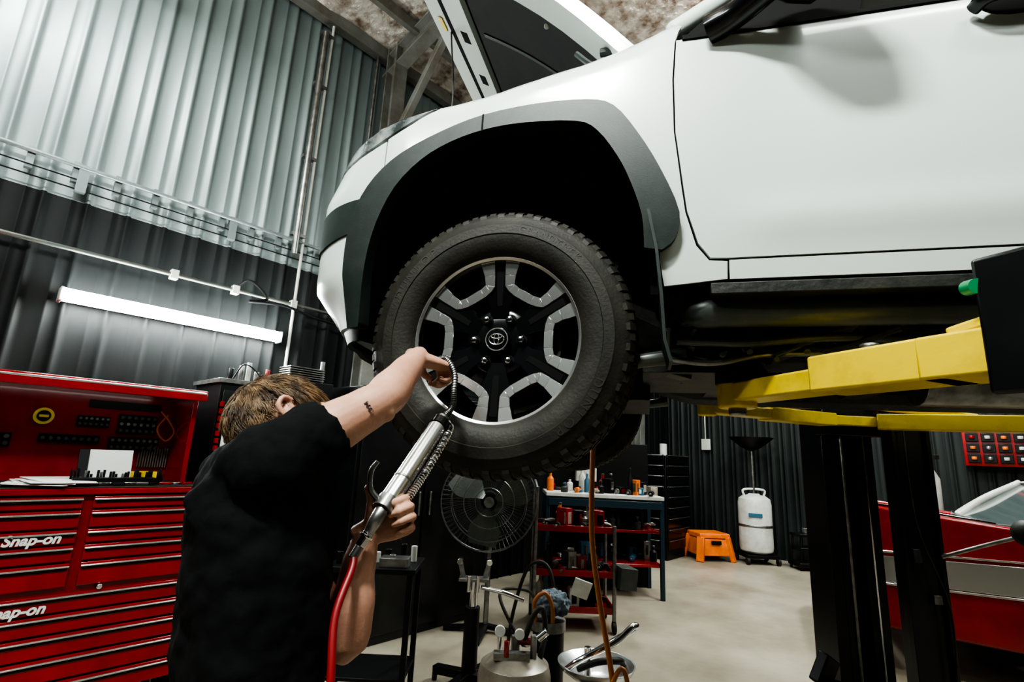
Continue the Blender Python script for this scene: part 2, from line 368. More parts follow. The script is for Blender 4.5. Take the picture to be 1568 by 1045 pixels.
mb.box((.05,.79,.42),(.85,.5,.45),under); mb.box((2.3,.79,.19),(3.6,1.55,.05),under); mb.box((.5,.79,.55),(.04,1.5,.7),under)
mb.box((-.60,.79,.36),(.06,1.2,.46),under)
mb.obj('body_core',car,bevel=.02)
mb=MB()
mb.poly([(1.15,.12),(2.55,.12),(2.6,1.46),(1.15,1.46)],1.33,1.37,white)
for y,s in((.0,1),(1.58,-1)):
    mb.tube([(.52,y-.0*s,1.0),(.85,y+.03*s,1.21),(1.22,y+.09*s,1.365),(1.6,y+.09*s,1.37),(2.5,y+.09*s,1.34)],.035,white)
    mb.beam((1.63,y-.05*s,.88),(1.66,y+.09*s,1.34),.07,.04,gloss); mb.beam((2.55,y-.05*s,.88),(2.52,y+.09*s,1.34),.12,.04,white)
mb.obj('roof',car,bevel=.015)
mb=MB(); mb.add([(.52,.02,.96),(.52,1.56,.96),(1.18,1.46,1.34),(1.18,.12,1.34)],[(0,1,2,3)],glass); mb.add([(2.56,.1,1.33),(2.56,1.48,1.33),(2.62,1.52,.9),(2.62,.06,.9)],[(0,1,2,3)],glass); mb.obj('windscreen',car,fix=False)
mb=MB(); mb.box((4.13,.79,.6),(.06,1.7,.62),white); mb.box((3.35,.79,.5),(1.45,1.5,.05),trimblk); mb.box((4.22,.79,.22),(.14,1.6,.16),chrome); mb.box((4.14,.0,.65),(.07,.1,.3),red);mb.box((4.14,1.58,.65),(.07,.1,.3),red); mb.obj('tailgate',car,bevel=.02)
mb=MB(); mb.M=Matrix.Translation((1.36,-.155,.815)); mb.tube([(-.13,.02,0),(-.11,-.02,.004),(0,-.03,.006),(.11,-.02,.004),(.13,.02,0)],[.012,.014,.013,.014,.012],gloss,n=12,ell=1.4); mb.sph((-.04,.018,0),(.075,.006,.03),dark); mb.obj('door_handle',car)
# mirror
mb=MB(); 
mb.M=Matrix.Translation((.82,-.285,.955))@Euler((0,0,.25)).to_matrix().to_4x4()
mb.loft([[V((x*k+.02,math.copysign(abs(math.cos(t))**.7,math.cos(t))*.135*k2,math.copysign(abs(math.sin(t))**.7,math.sin(t))*.095*k2)) for t in [2*pi*j/24 for j in range(24)]] for x,k,k2 in((-.095,1,.3),(-.088,1,.6),(-.055,1,.88),(0,1,1),(.055,1,1),(.065,1,.94))],gloss)
mb.M=Matrix(); mb.tube([(.62,-.12,.885),(.69,-.16,.893),(.77,-.23,.905)],[.042,.036,.036],gloss)
mb.obj('door_mirror',car,ang=50)
# bonnet (raised), hinge at windscreen
h0=V((.40,0,.92)); dirh=V((-.90,0,.77)).normalized(); uph=V((.77,0,.90)).normalized()
def hp(l,b,h): 
    return h0+dirh*l+uph*(h+.07*math.sin(min(1,l/1.2)*pi)-.0)+V((0,b,0))
mb=MB(); LH=1.24
def slab(l0,l1,b0,b1,ha,hb,m,n=10):
    vs=[];fs=[]
    for i in range(n+1):
        l=l0+(l1-l0)*i/n
        vs+=[hp(l,b0,ha),hp(l,b1,ha),hp(l,b1,hb),hp(l,b0,hb)]
    for i in range(n):
        q=i*4
        for j in range(4): fs.append((q+j,q+(j+1)%4,q+4+(j+1)%4,q+4+j))
    fs+= [(0,1,2,3),(n*4+3,n*4+2,n*4+1,n*4)]; mb.add(vs,fs,m)
slab(0,LH,.0,1.58,.035,.05,white)
slab(0,LH,.0,.13,.0,.036,white);slab(0,LH,1.45,1.58,0,.036,white)
slab(LH-.25,LH,.13,1.45,0,.036,white,2);slab(0,.16,.13,1.45,0,.036,white,2)
slab(LH-.13,LH-.105,.12,1.46,-.002,.0,dark,2)
for b in(.22,.5,.79,1.08,1.36): slab(LH-.21,LH-.17,b-.035,b+.035,-.002,.001,dark,1)
slab(LH-.08,LH-.055,.42,.50,-.003,.0,yellow,1)
slab(.16,LH-.25,.13,1.45,.024,.036,linerM)
for b in(.45,1.1): slab(.2,LH-.3,b,b+.02,.018,.03,trimblk)
for b in(.2,.75,1.35): mb.sph(hp(.5,b,.022),.012,plastw,n=10)
mb.obj('bonnet',car,bevel=.006)
mb=MB(); mb.tube([(-.40,.25,.70),(-.38,.4,1.15),hp(LH-.1,.5,0)],.004,under,n=8); mb.tube([(.42,.03,.95),(.40,.03,1.0),(.3,.04,1.01)],.014,trimblk,n=8); mb.tube([(.30,.03,.94),(.26,.03,.97),(.22,.04,1.02)],.01,trimblk,n=8); mb.obj('bonnet_hinge_and_prop',car)
# mud flap
mb=MB(); vs=[];fs=[]
mf=[(.425,.42),(.445,.32),(.462,.22),(.472,.10),(.478,-.02),(.492,-.075)]
for a_,z_ in mf: vs+=[(a_,-.150,z_),(a_,-.02,z_),(a_+.008,-.02,z_),(a_+.008,-.150,z_)]
for i in range(len(mf)-1):
    for j in range(4): q=i*4; fs.append((q+j,q+(j+1)%4,q+4+(j+1)%4,q+4+j))
fs+=[(0,1,2,3),(20,21,22,23)]; mb.add(vs,fs,trimblk); mb.obj('mud_flap',car)
# ---- underbody
mb=MB()
for b in(.28,1.30):
    mb.tube([(-.52,b,.22),(-.3,b,.26),(.0,b,.27),(.35,b,.16),(.6,b,.05),(.9,b,.03),(2.4,b,.03),(2.8,b,.15),(3.3,b,.22),(4.1,b,.2)],.055,under,n=8,k=4,ell=1.2)
mb.tube([(.54,.02,.07),(.60,-.02,.085),(.9,-.02,.078),(2.6,-.02,.075),(2.7,.01,.07)],[.02,.046,.038,.038,.03],undergrey,n=16,k=4)
for a_ in(.75,1.35,1.95,2.5): mb.box((a_,.79,.04),(.09,1.05,.07),under); mb.beam((a_,.25,.03),(a_,.0,.10),.06,.03,under)
for a_ in(.8,1.0,1.2,1.45): mb.cyl((a_,-.085,.128),(a_+.03,-.085,.128),.012,under,n=8)
mb.box((1.6,-.07,.125),(2.0,.06,.03),under)
mb.cyl((.8,.6,.08),(3.2,.62,.05),.035,steel,n=14); mb.cyl((1.5,.98,.06),(2.6,.98,.05),.11,steel,n=18)
mb.box((.9,.8,.1),(.5,.35,.22),under); mb.box((.25,.79,-.02),(.4,.6,.16),under)
mb.box((.55,.45,-.02),(.25,.5,.05),under)
mb.beam((.78,.12,-.02),(.98,.10,.06),.14,.012,undergrey)
for k in range(4): mb.beam((.80+.045*k,.06,-.003+.018*k),(.82+.045*k,.06,.006+.018*k),.035,.012,dark)
mb.cyl((.70,.22,-.045),(.70,.22,.06),.035,under,n=16)
mb.tube([(.52,.04,.02),(.70,.03,.01),(.95,.04,.025),(1.4,.05,.0)],.013,undergrey,n=8); mb.tube([(.50,.05,-.03),(.62,.06,-.04),(.8,.08,-.01),(1.2,.08,-.02)],.010,steel,n=8)
for s,c in((1,.0),(-1,1.58)):
    f=lambda a_,b_,z_:(a_,c+s*b_,z_)
    mb.tube([f(-.18,.48,-.08),f(.03,.16,-.14),f(.30,.50,-.08)],[.03,.045,.03],under,n=10)
    mb.tube([f(-.12,.42,.22),f(.03,.2,.2),f(.2,.42,.22)],[.02,.03,.02],under,n=10)
    mb.cyl(f(.03,.05,0),f(.03,.7,.0),.028,steel,n=14); mb.cyl(f(.03,.2,0),f(.03,.3,.0),.055,linerM,n=14)
    mb.cyl(f(.06,.24,-.12),f(.06,.36,.42),.035,under,n=14)
    for k in range(7): mb.lathe([(.055,0),(.068,.012),(.055,.024)],steel,c=f(.06,.25+.012*k,-.02+.05*k),n=18)
    mb.cyl(f(.03,.08,-.14),f(.03,.1,.22),.04,under,n=12)
    mb.tube([f(.15,.1,.0),f(.2,.5,.02),f(.2,.75,.02)],.014,steel,n=8)
    mb.tube([f(.05,.14,.05),f(.2,.3,.15),f(.35,.3,.3)],.009,linerM,n=8)
    mb.tube([f(.30,.18,-.04),f(.42,.14,-.02),f(.55,.16,.0)],[.03,.022,.026],undergrey,n=10)
for k in range(30):
    a_=.5+random.random()*1.2; b_=.08+random.random()*.7
    mb.tube([(a_,b_,.05),(a_+.1,b_+random.uniform(-.1,.1),.0+random.uniform(-.05,.05)),(a_+.25,b_+random.uniform(-.1,.1),.04)],random.choice((.008,.012,.018)),random.choice((under,undergrey,under)),n=8)
for k in range(26):
    a_=.5+random.random()*1.1; b_=.08+random.random()*.4
    mb.box((a_,b_,random.uniform(-.05,.08)),(random.uniform(.03,.1),random.uniform(.03,.1),random.uniform(.02,.07)),random.choice((under,undergrey,undergrey)),rot=(random.random()*.5,random.random()*.5,random.random()))
for k in range(14):
    a_=.5+.07*k; mb.cyl((a_,.06+.1*random.random(),random.uniform(-.04,.06)),(a_,.02+.05*random.random(),random.uniform(-.04,.06)),.010,undergrey,n=6)
mb.obj('underbody',car,bevel=.004)
# ---- wheels
def pol(r_,a_): return (r_*math.cos(math.radians(a_)),r_*math.sin(math.radians(a_)))
def wheel(M,name,letters=False):
    RR=.242
    mb=MB(); hw=.132
    half=[(.236,.098),(.246,.112),(.262,.124),(.29,.131),(.300,.1315),(.302,.134),(.330,.132),(.334,.128),(.352,.121),(.366,.112)]
    prof=half+[(.376,.100),(.381,.085),(.3835,.068),(.3840,.056),(.376,.055),(.376,.047),(.385,.046),(.3855,.012),(.377,.011),(.377,-.011),(.3855,-.012),(.385,-.046),(.376,-.047),(.376,-.055),(.3840,-.056),(.3835,-.068),(.381,-.085),(.376,-.100)]+[(a_,-b_) for a_,b_ in half[::-1]]
    mb.lathe(prof,rubber,n=96,cap=False)
    n=84
    for s in(1,-1):
        for j in range(n):
            a_=360*j/n; w_=1.55 if j%2 else 1.40
            rr=[(.381,.052),(.3880,.056),(.3870,.080),(.3810,.0995),(.3690 if j%2 else .3610,.1150),(.352,.118),(.37,.09)]
            L=[V((*pol(q,a_-w_-.6*k/6),s*z)) for k,(q,z) in enumerate(rr)]; Rr=[V((*pol(q,a_+w_-.6*k/6),s*z)) for k,(q,z) in enumerate(rr)]
            mb.loft([L,Rr],rubber)
    for j in range(72):
        a_=360*j/72
        for z in(.03,-.03): 
            mb.loft([[V((*pol(q,a_-1.9+(zz-z)*40),zz)) for q,zz in((.38,z-.016),(.3880,z-.016),(.3880,z+.016),(.38,z+.016))],[V((*pol(q,a_+1.6+(zz-z)*40),zz)) for q,zz in((.38,z-.016),(.3880,z-.016),(.3880,z+.016),(.38,z+.016))]],rubber)
    mb.obj(name+'_tyre',car,M=M,ang=32)
    mb=MB()
    mb.lathe([(.232,.100),(.240,.105),(.2455,.102),(.246,.096),(.236,.088)],silver,n=96,close=True)
    mb.lathe([(.236,.090),(.226,.078),(.218,.05),(.205,.0),(.203,-.11),(.21,-.11),(.225,0),(.24,.08)],gloss,n=72,close=True)
    zf=lambda x,y:.02*(math.hypot(x,y)/RR)**2-.0
    for k in range(6):
        c_=60*k
        outer=[pol(.97*RR,c_-26),pol(.80*RR,c_-25.5),pol(.66*RR,c_-24.5),pol(.60*RR,c_-19),pol(.56*RR,c_-10),pol(.56*RR,c_+10),pol(.60*RR,c_+19),pol(.66*RR,c_+24.5),pol(.80*RR,c_+25.5),pol(.97*RR,c_+26)]
        inner=[pol(.97*RR,c_+15.5),pol(.80*RR,c_+16),pol(.70*RR,c_+15),pol(.67*RR,c_+9),pol(.67*RR,c_-9),pol(.70*RR,c_-15),pol(.80*RR,c_-16),pol(.97*RR,c_-15.5)]
        oo=outer; ii=[inner[7],inner[6],inner[5],inner[5],inner[4],inner[3],inner[2],inner[2],inner[1],inner[0]]
        for q in range(9):
            pts=[oo[q],oo[q+1],ii[q+1],ii[q]]
            pts=[pp for i,pp in enumerate(pts) if pp!=pts[i-1]]
            mb.poly(pts,.066,.0725,silver,zf)
            mb.poly([(x*1.0,y*1.0) for x,y in pts],.035,.066,gloss,zf)
        a_=c_+30; d=V(pol(1,a_)); e_=V((-d.y,d.x)); sp=lambda r_,w_:(d.x*r_*RR+e_.x*w_*RR,d.y*r_*RR+e_.y*w_*RR)
        sh=[sp(.12,-.11),sp(.40,-.12),sp(.62,-.20),sp(.97,-.13),sp(.97,.13),sp(.62,.20),sp(.40,.12),sp(.12,.11)]
        mb.poly(sh,.03,.0655,gloss,zf)
        mb.poly([sp(.42,-.035),sp(.9,-.05),sp(.9,.05),sp(.42,.035)],.0655,.068,dark,zf)
        x,y=pol(.285*RR,c_); mb.lathe([(.0165,.05),(.0165,.070)],dark,c=(x,y,0),n=20); mb.lathe([(.0125,.05),(.0125,.079),(.009,.086),(.003,.088)],chrome,c=(x,y,0),n=6)
        mb.poly([pol(.56*RR,c_-12),pol(.60*RR,c_),pol(.56*RR,c_+12),pol(.40*RR,c_+10),pol(.40*RR,c_-10)],.03,.045,gloss)
    mb.lathe([(.40*RR,.03),(.40*RR,.060),(.36*RR,.067),(.17*RR,.068)],gloss,n=48)
    mb.lathe([(.036,.066),(.036,.083),(.033,.087),(.02,.088)],gloss,n=40)
    mb.lathe([(.0335,.0865),(.0335,.089),(.0305,.089),(.0305,.0865)],silver,n=40,close=True)
    for rx,ry,oy in((.022,.0155,0),(.007,.0155,0),(.0155,.0065,.0085)):
        pts=[V((rx*math.cos(t),oy+ry*math.sin(t),.0892)) for t in [2*pi*i/28 for i in range(29)]]
        mb.tube(pts,.0017,silver,n=6,k=1)
    mb.obj(name+'_rim',car,M=M,bevel=.0012,seg=1)
    mb=MB(); mb.lathe([(.165,-.01),(.165,.012),(.06,.012),(.06,.03)],under,n=60)
    mb.loft([[V((*pol(q,a_),z)) for q,z in((.11,-.04),(.175,-.04),(.178,.035),(.12,.035))] for a_ in range(-28,30,8)],undergrey); mb.cyl((0,0,-.12),(0,0,.03),.07,under)
    mb.obj(name+'_brake',car,M=M,bevel=.002)
    if letters:
        lr=mat('sidewall_lettering',(.022,.020,.016),.5)
        for word,ac,rr_,sz in(('DUNLOP',-38,.315,.036),('DUNLOP',142,.315,.036),('GRANDTREK',60,.315,.026),('265/60R18',-120,.312,.02)):
            for i,ch in enumerate(word):
                a_=math.radians(ac-(i-(len(word)-1)/2)*sz*.88/rr_*57.3)
                Mx=M@Matrix.Translation((rr_*math.cos(a_),rr_*math.sin(a_),.1325))@Matrix.Rotation(a_-pi/2,4,'Z')
                text('sidewall_letter',ch,sz,Mx,lr,car,ext=.0012)
def wm(a_,b_,flip=False,z=0):
    X=V((1,0,0));Z=V((0,-1,0)); 
    if flip: X=-X;Z=-Z
    return frame((a_,b_,z),X,V((0,0,1)),Z)
wheel(wm(.03,0),'front_wheel',True)
wheel(wm(.03,1.58,True),'front_wheel_far')
wheel(wm(3.18,0,z=.05),'rear_wheel'); wheel(wm(3.18,1.58,True,z=.05),'rear_wheel_far')
# ================================================================= LIFT
lift=empty('two_post_lift',CM); gz0=-1.815
mb=MB()
mb.beam((1.16,-.44,-.095),(1.00,-.24,-.095),.13,.085,yellow); mb.beam((1.03,-.28,-.095),(.86,-.05,-.095),.125,.085,yellow)
mb.beam((.90,-.10,-.105),(.72,.20,-.105),.10,.055,yellow)
mb.beam((1.00,-.30,-.050),(1.14,-.46,-.005),.02,.022,yellow)
mb.cyl((.70,.22,-.15),(.70,.22,-.06),.055,yellow,n=20); mb.cyl((.93,-.13,-.05),(.93,-.13,-.03),.02,steel,n=12)
mb.obj('near_arm',lift,bevel=.006)
mb=MB(); mb.cyl((.70,.22,-.08),(.70,.22,-.045),.06,rubber,n=24); mb.cyl((.70,.22,-.17),(.70,.22,-.08),.025,steel,n=16)
mb.obj('lift_pad',lift,bevel=.004)
mb=MB(); mb.box((1.15,-.42,-.05),(.25,.15,.25),postblk,rot=(0,0,-.9)); mb.beam((1.18,-.48,-.095),(1.40,-.72,-.095),.13,.09,postblk); mb.box((1.40,-.72,-.0),(.3,.24,.36),postblk); 
mb.obj('near_carriage',lift,bevel=.008)
mb=MB(); mb.cyl((1.018,-.375,.022),(1.018,-.345,.027),.014,tipglow,n=16); mb.cyl((1.02,-.36,.024),(1.09,-.40,.024),.012,steel,n=14); mb.obj('arm_release_pin',lift)
mb=MB()
y=-.98
mb.box((1.45,y-.12,gz0+1.45),(.36,.02,2.9),postblk); mb.box((1.28,y,gz0+1.45),(.02,.26,2.9),postblk); mb.box((1.62,y,gz0+1.45),(.02,.26,2.9),postblk); mb.box((1.45,y,gz0+.01),(.55,.5,.02),postblk)
mb.obj('near_post',lift,bevel=.004)
CI=CM.inverted()
mb=MB(); mb.M=CI
mb.box((2.02,3.40,1.45),(.07,.24,2.9),postblk); mb.box((2.27,3.40,1.45),(.07,.24,2.9),postblk); mb.box((2.145,3.51,1.45),(.30,.03,2.9),postblk)
mb.box((2.075,3.29,1.45),(.04,.03,2.9),postblk); mb.box((2.215,3.29,1.45),(.04,.03,2.9),postblk)
mb.cyl((2.145,3.36,.3),(2.145,3.36,1.9),.028,steel,n=16); mb.cyl((2.10,3.27,.02),(2.10,3.27,2.8),.009,steel,n=8); mb.cyl((2.24,3.27,.02),(2.24,3.27,2.8),.006,chrome,n=8)
mb.box((2.145,3.42,.02),(.75,.6,.04),postblk)
mb.box((2.63,3.44,1.35),(.24,.08,2.7),postblk); mb.box((2.52,3.40,1.35),(.025,.05,2.7),postblk);mb.box((2.745,3.40,1.35),(.025,.05,2.7),postblk); mb.tube([(2.58,3.37,1.9),(2.59,3.36,1.2),(2.72,3.34,.7),(2.70,3.36,.1)],.006,under,n=8)
mb.box((2.63,3.44,.02),(.36,.3,.04),postblk)
mb.box((2.58,3.38,1.0),(.05,.03,.08),under); mb.box((2.68,3.38,.75),(.05,.02,.05),steel)
mb.obj('far_post',lift,bevel=.006)
mb=MB(); mb.M=CI
mb.box((2.145,3.26,1.86),(.36,.10,.30),postblk); mb.box((2.13,3.19,1.80),(.28,.06,.06),yellow)
mb.beam((1.98,3.18,1.80),(1.50,3.0,1.80),.12,.075,yellow); mb.beam((1.55,3.02,1.80),(1.10,2.85,1.80),.10,.055,yellow)
mb.beam((1.52,3.0,1.85),(1.95,3.16,1.88),.03,.03,yellow)
mb.beam((2.28,3.18,1.80),(3.2,2.55,1.78),.13,.09,yellow); mb.beam((3.1,2.6,1.79),(3.5,2.3,1.79),.10,.06,yellow); mb.beam((2.25,3.2,1.90),(2.7,2.95,1.83),.05,.04,yellow)
mb.cyl((1.10,2.85,1.76),(1.10,2.85,1.90),.05,yellow,n=18)
mb.obj('far_arms',lift,bevel=.006)
mb=MB(); mb.M=CI; mb.tube([(2.74,3.38,1.0),(2.92,3.25,1.1),(3.02,3.1,1.18)],.012,steel); mb.sph((3.03,3.1,1.19),.075,rubber,n=24); mb.obj('release_handle',lift)
mb=MB(); mb.M=CI
mb.box((1.87,3.2,.12),(.16,.16,.2),blkmetal,rot=(0,.2,.3)); mb.box((1.92,3.15,.28),(.08,.2,.08),blkmetal,rot=(.2,0,.6)); mb.cyl((1.83,3.1,.0),(1.86,3.12,.34),.03,blkmetal,n=10)
mb.box((1.80,3.12,.42),(.14,.06,.16),blkmetal,rot=(.2,.5,.6)); mb.box((1.86,3.14,.34),(.20,.08,.06),blkmetal,rot=(0,.3,.5)); mb.obj('foot_guard',lift,bevel=.01)
# ================================================================= MECHANIC
man=empty('mechanic',Matrix.Translation((-.455,1.0,0))); MI=Matrix.Translation((.455,-1.0,0))
rt=V((.6,-.8,0)); fw=V((.8,.6,0)); upv=V((0,0,1))
def mring(c,u,v,ru,rv,n=28,p_=.9):
    return [V(c)+u*ru*math.copysign(abs(math.cos(t))**p_,math.cos(t))+v*rv*math.copysign(abs(math.sin(t))**p_,math.sin(t)) for t in [2*pi*j/n for j in range(n)]]
def remesh(o,vox,smooth=6,extra=None):
    m=o.modifiers.new('r','REMESH'); m.mode='VOXEL'; m.voxel_size=vox; m.use_smooth_shade=True
    s=o.modifiers.new('s','SMOOTH'); s.iterations=smooth; s.factor=.5
RS=V((-.415,.97,1.465)); RE=V((-.275,1.10,1.600)); RWr=V((-.238,1.285,1.730))
LS=V((-.585,1.19,1.42)); LE=V((-.315,1.13,1.125)); LW=V((-.283,1.135,1.328))
sk=MB(); sk.M=MI
def hand(wrist,d,n,side,curls,thumb,sc=1.0,spread=.0):
    d=V(d).normalized(); n=V(n); n=(n-d*n.dot(d)).normalized(); s_=d.cross(n)*side
    sk.loft([mring(wrist+d*l*sc,s_,n,a_*sc,b_*sc,16,1) for l,a_,b_ in((-.03,.024,.020),(-.005,.027,.020),(.02,.034,.021),(.05,.041,.020),(.08,.043,.017),(.094,.041,.013))],skin)
    tips=[]
    for i,(o_,l_,r_) in enumerate(((.031,.92,.0093),(.0105,1.0,.0095),(-.0105,.94,.0090),(-.0305,.76,.0080))):
        c1,c2,c3=curls[i] if isinstance(curls[0],(tuple,list)) else curls
        root=wrist+d*.072*sc+s_*o_*.92*sc+n*.002; kn=wrist+d*(.094 if i in(1,2) else .088)*sc+s_*o_*sc+n*.004
        q=kn; dd=d+s_*spread*(o_/.03); pts=[root,kn]; ang=0
        for seg,cc in zip((.044,.028,.022),(c1,c2,c3)):
            ang+=math.radians(cc); v=(dd.normalized()*math.cos(ang)-n*math.sin(ang)); q=q+v*seg*l_*sc; pts.append(q)
        sk.tube(pts,[r_*1.05*sc,r_*1.1*sc,r_*1.03*sc,r_*.93*sc,r_*.7*sc],skin,n=12,k=4); sk.sph(pts[-1],r_*.74*sc,skin,n=12)
        for j in(1,2,3): sk.sph(pts[j],r_*1.08*sc,skin,n=12)
        tips.append((pts[-1],v,n))
    tp=[wrist+s_*.018*sc+d*.012*sc]; 
    for a_,b_,c_ in thumb: tp.append(wrist+(s_*a_+d*b_-n*c_)*sc)
    sk.tube(tp,[.014*sc,.0135*sc,.0115*sc,.0095*sc,.0075*sc][:len(tp)],skin,n=12,k=4); sk.sph(tp[-1],.0085*sc,skin,n=12)
    return tips
# head frame: turned to the wheel, tilted over to his left
hf=(fw*.97+V((.12,-.05,.16))).normalized(); hr=hf.cross(upv).normalized(); hu=hr.cross(hf)
rl=math.radians(24); hr,hu=(hr*math.cos(rl)+hu*math.sin(rl)),(hu*math.cos(rl)-hr*math.sin(rl))
HC=V((-.480,1.13,1.528)); HR=Matrix((hr,hf,hu)).transposed()
def hp_(x,y,z): return HC+HR@V((x,y,z))
sk.sph(hp_(0,-.012,.02),(.076,.095,.094),skin,n=32,R=HR)
sk.sph(hp_(0,.03,-.035),(.060,.066,.078),skin,n=28,R=HR); sk.sph(hp_(0,.052,-.092),(.030,.030,.024),skin,n=18,R=HR)
sk.tube([hp_(0,.082,.022),hp_(0,.104,-.012),hp_(0,.112,-.03)],[.009,.011,.014],skin,n=12); 
for s in(1,-1):
    sk.sph(hp_(.013*s,.098,-.033),.009,skin,n=10)
    sk.tube([hp_(.012*s,.088,.03),hp_(.035*s,.084,.036),hp_(.055*s,.066,.026)],.009,skin,n=10)
    sk.sph(hp_(.045*s,.06,-.02),(.022,.02,.02),skin,n=14,R=HR)
    sk.tube([hp_(.068*s,-.0,-.03),hp_(.058*s,.02,-.075),hp_(.02*s,.06,-.10)],[.014,.016,.016],skin,n=10)
    e0=[hp_(.079*s,.004,-.024),hp_(.089*s,-.014,-.006),hp_(.095*s,-.024,.016),hp_(.093*s,-.012,.034),hp_(.083*s,.006,.030)]
    sk.tube(e0,[.007,.0065,.006,.006,.005],skin,n=8,k=3); sk.sph(hp_(.082*s,-.004,.006),(.006,.015,.026),skin,n=12,R=HR); sk.sph(hp_(.083*s,.004,-.026),.009,skin,n=10)
for z in(-.058,-.068): sk.tube([hp_(-.022,.086,z),hp_(0,.098,z),hp_(.022,.086,z)],[.004,.006,.004],skin,n=8)
sk.tube([hp_(0,-.03,-.02),hp_(0,-.035,-.07),V((-.515,1.085,1.44)),V((-.515,1.07,1.38))],[.058,.056,.062,.08],skin,n=20)
sk.tube([V((-.47,1.02,1.42)),RS,RS.lerp(RE,.45)+V((0,0,.004)),RS.lerp(RE,.8),RE,RE.lerp(RWr,.22)+V((0,0,-.004)),RE.lerp(RWr,.6),RWr,RWr+V((.006,.015,.006))],[.07,.060,.053,.047,.043,.046,.037,.026,.024],skin,n=22)
sk.sph(RE+V((.014,-.012,-.024)),.024,skin,n=14)
sk.tube([V((-.53,1.12,1.42)),LS,LS.lerp(LE,.5),LE,LE.lerp(LW,.3)+V((.01,-.01,0)),LE.lerp(LW,.65),LW],[.06,.058,.05,.043,.044,.035,.026],skin,n=22)
t1=hand(RWr,(.62,.66,-.10),(-.15,-.35,.95),-1,((48,66,42),(52,70,44),(56,72,44),(60,74,44)),((.040,.045,.018),(.040,.064,.034),(.026,.078,.042)),sc=.92)
gA=V((-.238,1.110,1.398)); gB=V((-.168,1.25,1.560)); gd=(gB-gA).normalized()
t2=hand(LW,(.86,.02,.42),(.05,.98,-.05),1,((62,72,55),(66,74,55),(70,76,55),(74,78,55)),((.040,.030,.022),(.062,.040,.030),(.085,.040,.034)),sc=.95)
o=sk.obj('skin_body',man); remesh(o,.0034,3)
nb=MB(); nb.M=MI
nail=mat('nail',(.58,.36,.30),.3)
for tp,v,n in t1+t2:
    X=v.normalized(); back=(n-X*n.dot(X)); back=back.normalized() if back.length>.1 else n
    nb.sph(tp+back*.0050,(.0060,.0046,.0016),nail,n=12,R=Matrix((X,back.cross(X),back)).transposed())
nb.obj('nails',man)
eb=MB(); eb.M=MI
eyeW=mat('eye_white',(.8,.78,.75),.2); iris=mat('iris',(.08,.12,.14),.1)
for s in(1,-1): eb.sph(hp_(.031*s,.074,.012),.0125,eyeW,n=16); eb.sph(hp_(.031*s,.084,.012),.0055,iris,n=12)
eb.obj('eyes',man)
mb=MB(); mb.M=MI
for s in(1,-1): mb.tube([hp_(.014*s,.097,.034),hp_(.034*s,.093,.042),hp_(.055*s,.075,.034)],[.003,.004,.002],hairM,n=8)
mb.obj('eyebrows',man)
ax=(RE-RS).normalized(); tc_=V((0,0,1.5))-RS.lerp(RE,.78); tn=(tc_-ax*tc_.dot(ax)).normalized(); ty=tn.cross(ax)
text('arm_tattoo','1994',.014,MI@frame(RS.lerp(RE,.78)+tn*.0475,ty,-ax,tn),ink,man,ext=.0008)
# shirt
sh=MB(); sh.M=MI
st=[(1.490,-.520,1.080,.066,.066),(1.465,-.518,1.077,.095,.075),(1.43,-.510,1.072,.150,.095),(1.37,-.490,1.065,.178,.118),(1.28,-.468,1.055,.180,.128),(1.18,-.452,1.048,.172,.126),(1.05,-.442,1.040,.164,.122),(.95,-.440,1.035,.166,.126),(.84,-.440,1.03,.176,.134)]
sh.loft([mring((x,y,z),rt,fw,a_,b_,32,.88) for z,x,y,a_,b_ in st],shirtM)
sh.tube([V((-.50,1.07,1.40)),RS.lerp(V((-.5,1.06,1.42)),.35)+V((0,0,-.01)),RS,RS.lerp(RE,.25),RS.lerp(RE,.46)],[.09,.092,.082,.076,.072],shirtM,n=26)
sh.tube([V((-.50,1.07,1.39)),LS.lerp(V((-.5,1.06,1.42)),.3)+V((0,0,-.01)),LS,LS.lerp(LE,.35),LS.lerp(LE,.58)],[.09,.09,.078,.072,.070],shirtM,n=26)
sh.tube([V((-.53,1.0,1.35)),V((-.46,1.0,1.40)),RS+V((-.01,-.0,-.06))],[.08,.09,.07],shirtM)
sh.tube([V((-.52,1.09,1.44)),V((-.47,1.02,1.46)),RS+V((0,0,.0))],[.06,.065,.07],shirtM)
sh.tube([(-.385,.935,1.40),(-.385,.925,1.28),(-.40,.925,1.12)],[.014,.018,.010],shirtM,n=10)
sh.tube([(-.47,.955,1.38),(-.475,.935,1.24),(-.46,.93,1.06)],[.012,.016,.010],shirtM,n=10)
o=sh.obj('t_shirt',man); remesh(o,.0075,2)
tx=D.textures.new('folds','CLOUDS'); tx.noise_scale=.075; tx.noise_depth=3
dm=o.modifiers.new('d','DISPLACE'); dm.texture=tx; dm.strength=.026; dm.mid_level=.5
tr=MB(); tr.M=MI
tr.loft([mring((x,y,z),rt,fw,a_,b_,28,.9) for z,x,y,a_,b_ in((1.0,-.442,1.03,.150,.110),(.9,-.44,1.02,.160,.118),(.82,-.44,1.01,.168,.12),(.76,-.445,1.0,.165,.12))],shirtM)
for s in(1,-1):
    hpnt=V((-.45,1.0,.84))+rt*.09*s
    kn=hpnt+fw*.03+rt*.03*s; kn.z=.48; an=hpnt-fw*.01+rt*.05*s; an.z=.09
    tr.tube([hpnt,hpnt.lerp(kn,.5),kn,kn.lerp(an,.4),an],[.105,.092,.07,.066,.058],shirtM,n=20)
o=tr.obj('trousers',man); remesh(o,.012,4)
bt=MB(); bt.M=MI
